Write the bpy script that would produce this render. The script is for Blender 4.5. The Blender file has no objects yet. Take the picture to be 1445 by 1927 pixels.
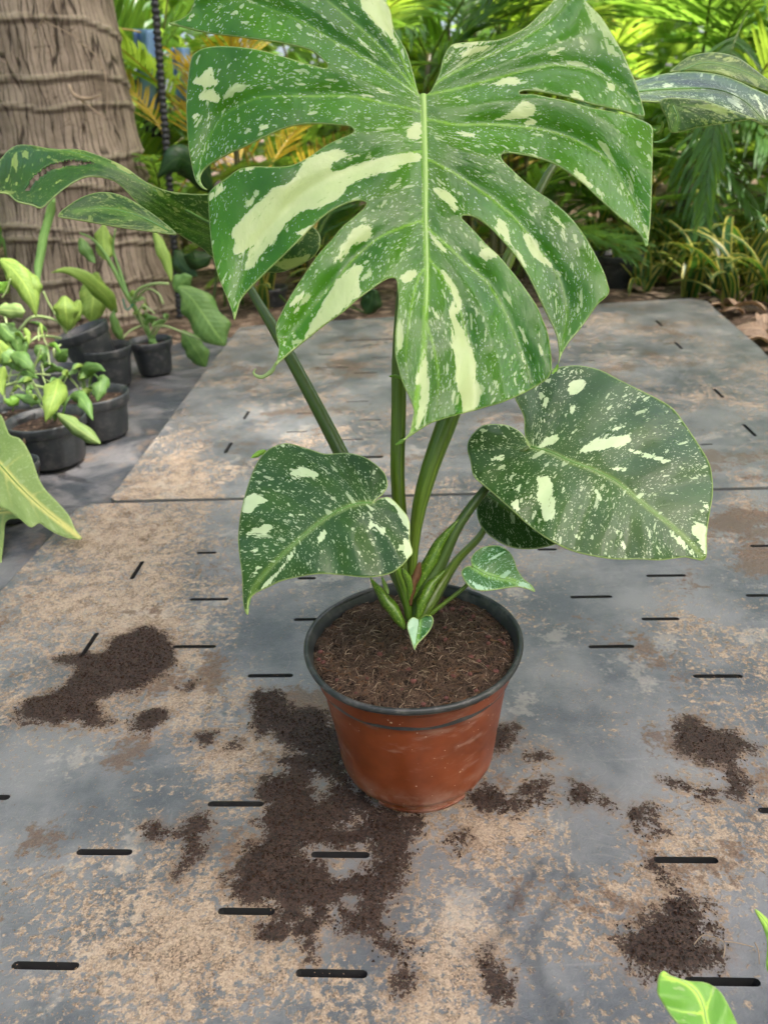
import bpy, bmesh, math, random
import numpy as np
from mathutils import Vector, Matrix, kdtree, noise
from mathutils.geometry import delaunay_2d_cdt

random.seed(7)
rng = np.random.default_rng(7)
scene = bpy.context.scene
COL = scene.collection

# ------------------------------------------------------------------ camera
F, CX, CY = 1447.0, 722.5, 963.5            # focal length and centre, in pixels of the photograph
PITCH, ROLL = math.radians(27), math.radians(-3)
r0 = np.array([1.0, 0, 0]); fw = np.array([0, math.cos(PITCH), -math.sin(PITCH)])
u0 = np.cross(r0, fw)
cr = r0*math.cos(ROLL) + u0*math.sin(ROLL)
cu = -r0*math.sin(ROLL) + u0*math.cos(ROLL)
HR = 0.155                                  # height of the pot rim
def ray(x, y):
    return fw + cr*((x-CX)/F) - cu*((y-CY)/F)
CAM = np.array([0, 0, HR]) - ray(777, 1200)*(0.20*F/409)
def gnd(x, y, h=0.0):
    v = ray(x, y); return CAM + v*((h-CAM[2])/v[2])
def atY(x, y, Y):
    v = ray(x, y); return CAM + v*((Y-CAM[1])/v[1])
def proj(p):
    v = np.asarray(p, float)-CAM; z = v @ fw
    return CX+F*(v @ cr)/z, CY-F*(v @ cu)/z, z
cam_d = bpy.data.cameras.new('camera'); cam = bpy.data.objects.new('camera', cam_d); COL.objects.link(cam)
M = Matrix.Identity(4)
for i in range(3):
    M[i][0] = cr[i]; M[i][1] = cu[i]; M[i][2] = -fw[i]; M[i][3] = CAM[i]
cam.matrix_world = M
cam_d.sensor_fit = 'VERTICAL'; cam_d.sensor_height = 36; cam_d.lens = 36*F/1927
cam_d.clip_start = 0.02; cam_d.clip_end = 400
cam_d.dof.use_dof = True; cam_d.dof.focus_distance = 0.68; cam_d.dof.aperture_fstop = 8.0
scene.camera = cam

# ------------------------------------------------------------------ sky, sun, exposure
SUN_EL, SUN_AZ = math.radians(60), math.radians(118)     # azimuth from +Y towards +X
world = bpy.data.worlds.new('World'); scene.world = world; world.use_nodes = True
wn = world.node_tree.nodes; wl = world.node_tree.links
sky = wn.new('ShaderNodeTexSky'); sky.sky_type = 'NISHITA'; sky.sun_disc = False
sky.sun_elevation = SUN_EL; sky.sun_rotation = SUN_AZ; sky.dust_density = 6.0; sky.air_density = 0.7; sky.ozone_density = 0.3
wn['Background'].inputs[1].default_value = 0.12
wl.new(sky.outputs[0], wn['Background'].inputs[0])
sun_d = bpy.data.lights.new('sun', 'SUN'); sun_d.energy = 2.9; sun_d.angle = math.radians(1.5); sun_d.color = (1, .95, .86)
sun = bpy.data.objects.new('sun', sun_d); COL.objects.link(sun)
sd_ = Vector((math.sin(SUN_AZ)*math.cos(SUN_EL), math.cos(SUN_AZ)*math.cos(SUN_EL), math.sin(SUN_EL)))
sun.rotation_euler = sd_.to_track_quat('Z', 'Y').to_euler(); sun.location = sd_*12
vs = scene.view_settings; vs.view_transform = 'Standard'; vs.look = 'None'; vs.gamma = 1; vs.exposure = 2.2
vs.use_curve_mapping = False
scene.cycles.max_bounces = 5; scene.cycles.diffuse_bounces = 3; scene.cycles.glossy_bounces = 2; scene.cycles.transmission_bounces = 3; scene.cycles.transparent_max_bounces = 8
scene.cycles.use_denoising = True; scene.cycles.use_adaptive_sampling = True; scene.cycles.adaptive_threshold = 0.025

# ------------------------------------------------------------------ helpers
def srgb(r, g, b):
    return tuple(((c/255)/12.92 if c/255 <= .04045 else ((c/255+.055)/1.055)**2.4) for c in (r, g, b)) + (1,)

class NT:
    """small wrapper to write node trees quickly"""
    def __init__(s, name):
        s.m = bpy.data.materials.new(name); s.m.use_nodes = True
        s.t = s.m.node_tree; s.n = s.t.nodes; s.l = s.t.links
        s.p = s.n['Principled BSDF']; s.out = s.n['Material Output']
    def set(s, sock, v):
        if isinstance(v, bpy.types.NodeSocket): s.l.new(v, sock)
        elif v is not None: sock.default_value = v
    def node(s, typ, **kw):
        n = s.n.new(typ)
        for k, v in kw.items(): setattr(n, k, v)
        return n
    def attr(s, name):
        n = s.node('ShaderNodeAttribute', attribute_name=name); return n.outputs['Fac']
    def uv(s):
        return s.node('ShaderNodeTexCoord').outputs['UV']
    def obj(s):
        return s.node('ShaderNodeTexCoord').outputs['Object']
    def pos(s):
        return s.node('ShaderNodeNewGeometry').outputs['Position']
    def rnd(s):
        return s.node('ShaderNodeObjectInfo').outputs['Random']
    def math(s, op, a, b=None, c=None, clamp=False):
        n = s.node('ShaderNodeMath', operation=op, use_clamp=clamp)
        s.set(n.inputs[0], a)
        if b is not None: s.set(n.inputs[1], b)
        if c is not None: s.set(n.inputs[2], c)
        return n.outputs[0]
    def mapping(s, v, scale=(1, 1, 1), loc=(0, 0, 0), rot=(0, 0, 0)):
        n = s.node('ShaderNodeMapping'); s.set(n.inputs[0], v)
        n.inputs['Scale'].default_value = scale; n.inputs['Location'].default_value = loc; n.inputs['Rotation'].default_value = rot
        return n.outputs[0]
    def noise(s, v, scale, detail=3, rough=.55, dist=0, col=False):
        n = s.node('ShaderNodeTexNoise'); s.set(n.inputs['Vector'], v)
        n.inputs['Scale'].default_value = scale; n.inputs['Detail'].default_value = detail
        n.inputs['Roughness'].default_value = rough; n.inputs['Distortion'].default_value = dist
        return n.outputs['Color' if col else 'Fac']
    def voro(s, v, scale, feature='F1', rand=1, metric='EUCLIDEAN'):
        n = s.node('ShaderNodeTexVoronoi', feature=feature, distance=metric); s.set(n.inputs['Vector'], v)
        n.inputs['Scale'].default_value = scale; n.inputs['Randomness'].default_value = rand
        return n
    def step(s, v, a, b):
        n = s.node('ShaderNodeMapRange', interpolation_type='SMOOTHSTEP'); s.set(n.inputs[0], v)
        s.set(n.inputs[1], a); s.set(n.inputs[2], b); n.inputs[3].default_value = 0; n.inputs[4].default_value = 1
        return n.outputs[0]
    def mix(s, f, a, b, mode='MIX'):
        n = s.node('ShaderNodeMix', data_type='RGBA', blend_type=mode)
        s.set(n.inputs[0], f); s.set(n.inputs[6], a); s.set(n.inputs[7], b)
        return n.outputs[2]
    def vadd(s, a, b, k=1.0):
        """a + k*(b-.5)"""
        n = s.node('ShaderNodeVectorMath', operation='MULTIPLY_ADD')
        s.set(n.inputs[0], b); n.inputs[1].default_value = (k, k, k); s.set(n.inputs[2], a)
        return n.outputs[0]
    def sep(s, v):
        n = s.node('ShaderNodeSeparateXYZ'); s.set(n.inputs[0], v); return n.outputs
    def comb(s, x, y, z=0.0):
        n = s.node('ShaderNodeCombineXYZ'); s.set(n.inputs[0], x); s.set(n.inputs[1], y); s.set(n.inputs[2], z); return n.outputs[0]
    def bump(s, h, strength=.3, dist=.002):
        n = s.node('ShaderNodeBump'); s.set(n.inputs['Height'], h)
        n.inputs['Strength'].default_value = strength; n.inputs['Distance'].default_value = dist
        s.l.new(n.outputs[0], s.p.inputs['Normal']); return n.outputs[0]
    def fin(s, base=None, rough=None, spec=None, **kw):
        if base is not None: s.set(s.p.inputs['Base Color'], base)
        if rough is not None: s.set(s.p.inputs['Roughness'], rough)
        if spec is not None: s.set(s.p.inputs['Specular IOR Level'], spec)
        return s.m
    def translucent(s, colour, fac):
        """leaf: some of the light passes through"""
        t = s.node('ShaderNodeBsdfTranslucent'); s.set(t.inputs[0], colour)
        mx = s.node('ShaderNodeMixShader'); s.set(mx.inputs[0], fac)
        s.l.new(s.p.outputs[0], mx.inputs[1]); s.l.new(t.outputs[0], mx.inputs[2])
        s.l.new(mx.outputs[0], s.out.inputs['Surface'])

def mesh_data(name, verts, faces, mat=None, smooth=True, uv=None, attrs=None, fmat=None):
    me = bpy.data.meshes.new(name)
    me.from_pydata([tuple(map(float, v)) for v in verts], [], [tuple(map(int, f)) for f in faces])
    if mat is not None:
        for m in (mat if isinstance(mat, (list, tuple)) else [mat]): me.materials.append(m)
    n = len(me.polygons)
    if smooth: me.polygons.foreach_set('use_smooth', np.ones(n, bool))
    if fmat is not None: me.polygons.foreach_set('material_index', np.asarray(fmat, np.int32))
    if uv is not None:
        lay = me.uv_layers.new(name='UVMap')
        idx = np.empty(len(me.loops), np.int32); me.loops.foreach_get('vertex_index', idx)
        lay.data.foreach_set('uv', np.asarray(uv, np.float32)[idx].ravel())
    for k, v in (attrs or {}).items():
        a = me.attributes.new(k, 'FLOAT', 'POINT'); a.data.foreach_set('value', np.asarray(v, np.float32))
    me.update()
    return me

def link(name, data, parent=None, loc=None):
    o = bpy.data.objects.new(name, data); COL.objects.link(o)
    if parent is not None: o.parent = parent
    if loc is not None: o.location = tuple(loc)
    return o

def obj(name, verts, faces, mat, parent=None, **kw):
    return link(name, mesh_data(name, verts, faces, mat, **kw), parent)

def tag(o, label, cat, group=None):
    o['label'] = label; o['category'] = cat
    if group: o['group'] = group
    return o
def struct(o): o['kind'] = 'structure'; return o
def stuff(o): o['kind'] = 'stuff'; return o
def thing(name, label, cat, group=None, loc=(0, 0, 0)):
    """Empty at the base of a thing; parts are built in world space and keep their place"""
    e = link(name, None); e.location = tuple(map(float, loc)); e.empty_display_size = .05
    return tag(e, label, cat, group)
def rebase(e):
    """keep world-space children in place under an Empty that is not at the origin"""
    inv = Matrix.Translation(-Vector(e.location))
    for c in e.children: c.matrix_parent_inverse = inv

def crom(pts, n=None, step=None, closed=False):
    """Catmull-Rom through pts (any dimension), resampled evenly"""
    P = np.asarray(pts, float)
    if closed: Q = np.vstack([P[-1], P, P[0], P[1]])
    else: Q = np.vstack([2*P[0]-P[1], P, 2*P[-1]-P[-2]])
    out = []
    for i in range(1, len(Q)-2):
        a, b, c, d = Q[i-1], Q[i], Q[i+1], Q[i+2]
        for t in np.linspace(0, 1, 9)[:-1]:
            out.append(.5*((2*b)+(c-a)*t+(2*a-5*b+4*c-d)*t*t+(3*b-a-3*c+d)*t**3))
    out.append(Q[-2]); out = np.array(out)
    L = np.concatenate([[0], np.cumsum(np.linalg.norm(np.diff(out, axis=0), axis=1))])
    if n is None: n = max(3, int(L[-1]/step)+1)
    s = np.linspace(0, L[-1], n)
    R = np.stack([np.interp(s, L, out[:, k]) for k in range(out.shape[1])], 1)
    return R[:-1] if closed else R

def inside(P, poly):
    x, y = P[:, 0], P[:, 1]; r = np.zeros(len(P), bool); q = np.asarray(poly, float)
    a = q; b = np.roll(q, -1, 0)
    for (x1, y1), (x2, y2) in zip(a, b):
        if y1 == y2: continue
        c = ((y1 > y) != (y2 > y)) & (x < (x2-x1)*(y-y1)/(y2-y1)+x1); r ^= c
    return r
def seg_dist(P, line, closed=False):
    q = np.asarray(line, float); a = q if closed else q[:-1]; b = np.roll(q, -1, 0) if closed else q[1:]
    best = np.full(len(P), 1e9)
    for p1, p2 in zip(a, b):
        d = p2-p1; L = d @ d + 1e-12
        t = np.clip(((P-p1) @ d)/L, 0, 1)
        best = np.minimum(best, np.hypot(P[:, 0]-p1[0]-t*d[0], P[:, 1]-p1[1]-t*d[1]))
    return best
def sdf(P, polys):
    """signed distance to a set of polygons, positive inside"""
    best = np.full(len(P), -1e3)
    for q in polys:
        q = np.asarray(q, float); ext = (q.max(0)-q.min(0)).max(); pad = 60 if ext > 3 else .05
        m = ((P > q.min(0)-pad) & (P < q.max(0)+pad)).all(1)
        if not m.any(): continue
        Q = P[m]; d = seg_dist(Q, q, True); best[m] = np.maximum(best[m], np.where(inside(Q, q), d, -d))
    return best

def tube(pts, rad, sides=8, mat=None, flat=1.0, cap=True):
    """verts, faces, uv of a tapered tube along 3-D points"""
    P = np.asarray(pts, float); n = len(P); rad = np.interp(np.linspace(0, 1, n), np.linspace(0, 1, len(rad)), rad) if np.ndim(rad) else np.full(n, rad)
    T = np.gradient(P, axis=0); T /= np.linalg.norm(T, axis=1)[:, None]+1e-12
    up = np.array([0, 0, 1.0]) if abs(T[0][2]) < .9 else np.array([1.0, 0, 0])
    V, Fc, U = [], [], []
    s = np.cross(T[0], up); s /= np.linalg.norm(s)
    L = 0
    for i in range(n):
        s = s-T[i]*(s @ T[i]); s /= np.linalg.norm(s)+1e-12; b = np.cross(T[i], s)
        if i: L += np.linalg.norm(P[i]-P[i-1])
        for k in range(sides):
            a = 2*math.pi*k/sides
            V.append(P[i]+rad[i]*(s*math.cos(a)+flat*b*math.sin(a))); U.append((k/sides, L))
        if i:
            for k in range(sides):
                k2 = (k+1) % sides
                Fc.append(((i-1)*sides+k, (i-1)*sides+k2, i*sides+k2, i*sides+k))
    if cap:
        Fc.append(tuple(range(sides))[::-1]); Fc.append(tuple((n-1)*sides+k for k in range(sides)))
    return V, Fc, U

class MB:
    def __init__(s): s.v = []; s.f = []; s.u = []; s.m = []
    def add(s, V, Fc, U=None, m=0):
        o = len(s.v); s.v.extend(V); s.f.extend([tuple(i+o for i in f) for f in Fc])
        s.u.extend(U if U is not None else [(0, 0)]*len(V)); s.m.extend([m]*len(Fc)); return s
    def build(s, name, mat, parent=None, smooth=True):
        return obj(name, s.v, s.f, mat, parent, uv=s.u, fmat=s.m, smooth=smooth)
    def data(s, name, mat, smooth=True):
        return mesh_data(name, s.v, s.f, mat, uv=s.u, fmat=s.m, smooth=smooth)

def lathe(profile, seg=48, wob=None):
    """profile [(r,z)...] -> verts, faces"""
    V, Fc, U = [], [], []
    n = len(profile)
    for k in range(seg):
        a = 2*math.pi*k/seg
        for r, z in profile:
            d = wob(a, z) if wob else 0
            V.append(((r+d)*math.cos(a), (r+d)*math.sin(a), z)); U.append((k/seg, z))
    for k in range(seg):
        k2 = (k+1) % seg
        for i in range(n-1):
            Fc.append((k*n+i, k2*n+i, k2*n+i+1, k*n+i+1))
    return V, Fc, U

# ------------------------------------------------------------------ materials
def mat_variegated(name, g_dark, g_light, cream, spk=1.0, spk_scale=1.0, rough=.36, trans=.18, yellow=.0, tcol=(.16, .40, .02, 1), spec=.5):
    """green leaf with cream patches (attribute sd), fine and long speckles along the veins (UV), pale veins and rim"""
    t = NT(name); uv = t.uv()
    nz = t.noise(uv, 9*spk_scale, 2)
    wob = t.vadd(uv, t.noise(uv, 60*spk_scale, 3, .6, col=True), .012/spk_scale)
    green = t.mix(t.step(nz, .3, .7), g_dark, g_light)
    green = t.mix(t.math('MULTIPLY', t.step(t.attr('vein'), .05, .9), .7), green, (min(1, g_light[0]*3.2+.03), min(1, g_light[1]*2.0+.04), g_light[2]*2+.01, 1))
    mask = None
    dens = t.step(t.noise(t.mapping(uv, (7*spk_scale, 22*spk_scale, 1), (2, 5, 0)), 1, 3, .6), .30, .66)
    # (scale along, scale across, max radius, share power)
    for (su, sv, rmax, pw, off) in ((430, 800, .44, 1.9, 0), (205, 480, .46, 3.0, 1.4), (95, 270, .46, 3.9, 3.1), (34, 120, .47, 8.0, 7.7)):
        v = t.voro(t.mapping(wob, (su*spk_scale, sv*spk_scale, 1), (off, off*1.3, 0)), 1.0)
        rv = t.sep(v.outputs['Color'])[0]
        thr = t.math('MULTIPLY', t.math('POWER', rv, pw/spk), t.math('MULTIPLY_ADD', dens, rmax*.72, rmax*.55))
        jag = t.math('MULTIPLY_ADD', t.noise(t.mapping(uv, (420, 420, 1)), 1, 2), .25, -.125)
        d = t.math('SUBTRACT', thr, t.math('ADD', v.outputs['Distance'], jag))
        m = t.step(d, -.01, .05)
        mask = m if mask is None else t.math('MAXIMUM', mask, m)
    mask = t.math('MULTIPLY', mask, t.math('MULTIPLY_ADD', t.noise(t.mapping(uv, (80, 160, 1)), 1, 2), .9, .35, clamp=True))
    jag2 = t.math('ADD', t.math('MULTIPLY_ADD', t.noise(t.mapping(uv, (45, 120, 1)), 1, 4, .7), 24, -12),
                  t.math('MULTIPLY_ADD', t.noise(t.mapping(uv, (240, 420, 1)), 1, 3), 12, -6))
    patch = t.step(t.math('ADD', t.attr('sd'), jag2), -.4, .6)
    cr2 = t.mix(t.noise(uv, 40, 4, .65), cream, (cream[0]*.72, cream[1]*.86, cream[2]*.62, 1))
    patch = t.math('MULTIPLY', patch, t.math('MULTIPLY_ADD', t.step(t.noise(t.mapping(uv, (60, 190, 1), (4, 4, 0)), 1, 4, .72), .27, .40), .85, .15))
    col = t.mix(t.math('MAXIMUM', t.math('MULTIPLY', mask, .86), patch), green, cr2)
    rim = t.step(t.attr('edge'), 2.6, .6)
    col = t.mix(t.math('MULTIPLY', rim, .75), col, (.36, .47, .16, 1))
    h = t.math('ADD', t.noise(uv, 300, 3), t.math('MULTIPLY', patch, -.12))
    t.bump(t.math('ADD', h, t.math('MULTIPLY', t.noise(uv, 70, 2), 2.5)), .20, .0016)
    rg = t.math('MULTIPLY_ADD', t.noise(uv, 25, 3), .18, rough-.09)
    t.fin(col, rg, spec)
    t.translucent(t.mix(patch, tcol, (.5, .5, .18, 1)), trans)
    return t.m

CREAM = (.60, .68, .38, 1)
M_leaf_main = mat_variegated('main_leaf', (.020, .112, .001, 1), (.055, .210, .002, 1), CREAM, 1.0, 1.0, .23, .32, spec=.46, tcol=(.25, .56, .005, 1))
M_leaf_dark = mat_variegated('dark_leaf', (.020, .062, .010, 1), (.034, .095, .014, 1), (.58, .66, .44, 1), 1.0, 1.3, .30, .08, spec=.42)
M_leaf_side = mat_variegated('side_leaf', (.012, .060, .004, 1), (.024, .100, .006, 1), (.36, .45, .12, 1), 1.5, 1.0, .34, .34, tcol=(.22, .42, .01, 1))
M_leaf_young = mat_variegated('young_leaf', (.03, .13, .03, 1), (.06, .20, .03, 1), (.45, .66, .52, 1), 1.5, 1.6, .36, .2)

def mat_leaf(name, c1, c2, rough=.45, trans=.35, tcol=None, scale=30, mottled=None, stripes=None, spec=.4):
    t = NT(name); uv = t.uv()
    f = t.noise(uv, scale, 3)
    col = t.mix(t.step(f, .3, .7), c1, c2)
    rv = t.rnd()
    col = t.mix(t.math('MULTIPLY_ADD', rv, .5, 0), col, tuple(c*.55 for c in c1[:3])+(1,))
    if mottled:
        col = t.mix(t.step(t.noise(t.mapping(uv, (30, 60, 1)), 1, 5, .7), .5, .62), col, mottled)
    u = t.sep(uv)
    ax = t.math('ABSOLUTE', t.math('SUBTRACT', u[1], .5))
    if stripes:
        col = t.mix(t.step(ax, .30, .36), col, stripes)
    else:
        lv = t.math('SINE', t.math('MULTIPLY', t.math('SUBTRACT', u[0], t.math('MULTIPLY', ax, .35)), 75))
        col = t.mix(t.math('MULTIPLY', t.step(lv, .75, 1.0), .22), col, (c2[0]*1.6+.03, c2[1]*1.4+.04, c2[2]*1.4+.02, 1))
        col = t.mix(t.math('MULTIPLY', t.step(t.noise(t.mapping(uv, (5, 3, 1), (8, 1, 0)), 1, 4, .7), .5, .75), .45), col, (c2[0]*1.5+.05, c2[1]*1.25+.03, c2[2]*1.1, 1))
        t.bump(t.math('ADD', lv, t.noise(uv, 40, 3)), .12, .004)
        col = t.mix(t.math('MULTIPLY', t.step(ax, .05, .0), .5), col, (c2[0]*2+.05, c2[1]*1.7+.05, c2[2]*1.5+.02, 1))
    t.fin(col, rough, spec)
    tc = tcol or (c2[0]*3, c2[1]*2.6, c2[2]*1.2, 1)
    t.translucent(stripes and t.mix(t.step(ax, .30, .36), tc, (.5, .45, .05, 1)) or tc, trans)
    return t.m

M_areca = mat_leaf('areca_leaf', (.030, .090, .030, 1), (.065, .16, .040, 1), .32, .38, (.28, .50, .05, 1), 6)
M_areca_lime = mat_leaf('areca_leaf_lime', (.075, .175, .018, 1), (.14, .27, .03, 1), .40, .45, (.42, .60, .06, 1), 6)
M_areca_yellow = mat_leaf('areca_leaf_yellow', (.30, .24, .015, 1), (.45, .32, .02, 1), .5, .55, (.6, .40, .03, 1), 6)
M_pale = mat_leaf('pale_green_leaf', (.20, .33, .055, 1), (.32, .46, .11, 1), .55, .35, (.40, .58, .10, 1), 12)
M_pale_mottled = mat_leaf('mottled_leaf', (.26, .38, .12, 1), (.36, .48, .19, 1), .48, .3, (.40, .55, .12, 1), 10, mottled=(.10, .22, .045, 1))
M_mid = mat_leaf('mid_green_leaf', (.10, .22, .055, 1), (.19, .34, .10, 1), .45, .3, (.32, .50, .08, 1), 12)
M_fresh = mat_leaf('fresh_green_leaf', (.16, .36, .05, 1), (.25, .47, .07, 1), .42, .3, (.35, .6, .06, 1), 10)
M_darkgreen = mat_leaf('dark_green_leaf', (.012, .04, .012, 1), (.022, .07, .018, 1), .4, .2, (.06, .16, .02, 1), 12)
M_striped = mat_leaf('striped_leaf', (.018, .06, .018, 1), (.035, .10, .025, 1), .38, .3, (.10, .25, .03, 1), 8, stripes=(.40, .36, .08, 1))
M_bush = mat_leaf('bush_leaf', (.055, .15, .025, 1), (.12, .26, .04, 1), .38, .45, (.40, .60, .07, 1), 8)

def mat_stem(name, c1, c2, pale=None, rough=.35, streak=1.0):
    t = NT(name); uv = t.uv()
    f = t.noise(t.mapping(uv, (14, 6, 1)), 1, 3)
    col = t.mix(t.step(f, .3, .7), c1, c2)
    if pale:
        s = t.noise(t.mapping(uv, (34, 5, 1), (3, 0, 0)), 1, 3, .6)
        col = t.mix(t.math('MULTIPLY', t.step(s, .56, .66), .7*streak), col, pale)
    t.bump(t.noise(t.mapping(uv, (30, 6, 1)), 1, 2), .15, .001)
    return t.fin(col, rough, .5)
M_petiole = mat_stem('petiole_green', (.052, .100, .006, 1), (.095, .165, .010, 1), (.26, .33, .07, 1))
M_petiole_dark = mat_stem('petiole_dark', (.028, .062, .006, 1), (.048, .098, .009, 1), (.13, .20, .04, 1), streak=.6)
M_sheath = mat_stem('sheath_green', (.045, .115, .006, 1), (.10, .20, .010, 1), (.32, .40, .12, 1))
M_midrib = mat_stem('midrib_green', (.20, .36, .07, 1), (.30, .46, .10, 1), (.45, .54, .22, 1))
M_midrib_dim = mat_stem('midrib_dim', (.07, .19, .03, 1), (.11, .26, .04, 1), None)
M_vine = mat_stem('vine_stem', (.22, .32, .10, 1), (.34, .42, .18, 1), (.5, .55, .32, 1))
M_canestem = mat_stem('cane_stem', (.05, .045, .02, 1), (.10, .09, .03, 1), (.2, .17, .06, 1))
M_yellowstem = mat_stem('yellow_stem', (.28, .20, .03, 1), (.40, .28, .05, 1), None)

def mat_simple(name, c, rough, var=.3, scale=40, bump=.1, bs=120, spec=.5, dist=.001):
    t = NT(name); p = t.obj()
    col = t.mix(t.math('MULTIPLY', t.noise(p, scale, 4, .6), 1), tuple(x*(1-var) for x in c[:3])+(1,), tuple(min(1, x*(1+var)) for x in c[:3])+(1,))
    if bump: t.bump(t.noise(p, bs, 3), bump, dist)
    return t.fin(col, rough, spec)

def mat_terracotta():
    t = NT('terracotta_plastic'); p = t.obj()
    z = t.sep(p)[2]
    col = t.mix(t.step(t.noise(p, 18, 5, .6), .3, .7), (.145, .030, .008, 1), (.235, .050, .014, 1))
    # dust: scuffed on the lower edge, specks over the wall
    n1 = t.noise(p, 34, 5, .7)
    low = t.math('MULTIPLY', t.step(z, .055, .012), t.step(n1, .38, .72))
    col = t.mix(t.math('MULTIPLY', low, .62), col, (.44, .29, .24, 1))
    v = t.voro(p, 420); sp = t.step(t.math('SUBTRACT', t.math('MULTIPLY', t.math('POWER', t.sep(v.outputs['Color'])[0], 40), .5), v.outputs['Distance']), 0, .1)
    col = t.mix(t.math('MULTIPLY', sp, .75), col, (.6, .42, .32, 1))
    smear = t.step(t.noise(t.mapping(p, (20, 20, 60)), 1, 4, .65), .54, .72)
    col = t.mix(t.math('MULTIPLY', smear, .34), col, (.45, .30, .25, 1))
    t.bump(t.noise(p, 60, 4), .12, .001)
    return t.fin(col, t.math('MULTIPLY_ADD', n1, .25, .26), .45)
M_terra = mat_terracotta()
def mat_blackplastic(name, c=(.022, .025, .028, 1), dust=.5):
    t = NT(name); p = t.obj()
    n = t.noise(p, 45, 5, .7)
    col = t.mix(t.math('MULTIPLY', t.step(n, .45, .75), dust), c, (.17, .155, .15, 1))
    t.bump(t.noise(p, 90, 3), .15, .001)
    return t.fin(col, t.math('MULTIPLY_ADD', n, .3, .28), .5)
M_black = mat_blackplastic('black_plastic', (.030, .034, .038, 1), dust=.5)
M_rim = mat_blackplastic('black_rim_plastic', (.018, .021, .023, 1), .7)

def mat_potsoil():
    t = NT('potting_soil'); p = t.obj()
    n = t.noise(p, 90, 5, .7)
    col = t.mix(t.step(n, .35, .7), (.020, .013, .010, 1), (.085, .055, .038, 1))
    v = t.voro(p, 190); col = t.mix(t.step(t.sep(v.outputs['Color'])[1], .90, .93), col, (.16, .11, .075, 1))
    t.bump(t.math('ADD', n, t.noise(p, 320, 3)), .9, .004)
    return t.fin(col, .85, .2)
M_potsoil = mat_potsoil()
M_fibre = mat_simple('coir_fibre', (.10, .058, .036, 1), .8, .85, 55, 0)
M_fibre_pale = mat_simple('pale_fibre', (.30, .22, .15, 1), .8, .6, 55, 0)
M_pebble = mat_simple('red_pebble', (.13, .045, .036, 1), .8, .5, 70, .4, 300)
M_crumb = mat_simple('soil_crumb', (.032, .0155, .0098, 1), .9, .95, 150, 0, spec=.25)
M_grit = mat_simple('tan_grit', (.30, .20, .13, 1), .85, .6, 180, 0, spec=.3)
M_slot = mat_simple('slot_wall', (.030, .030, .032, 1), .6, .5, 60, .1)
M_slotdark = mat_simple('slot_dark', (.010, .009, .008, 1), .9, .5, 60, .1)  # black bottom painted in place of the shadowed hollow under the slots
M_drysheath = mat_simple('dry_brown_sheath', (.11, .048, .018, 1), .7, .8, 90, .4, 200)

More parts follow.
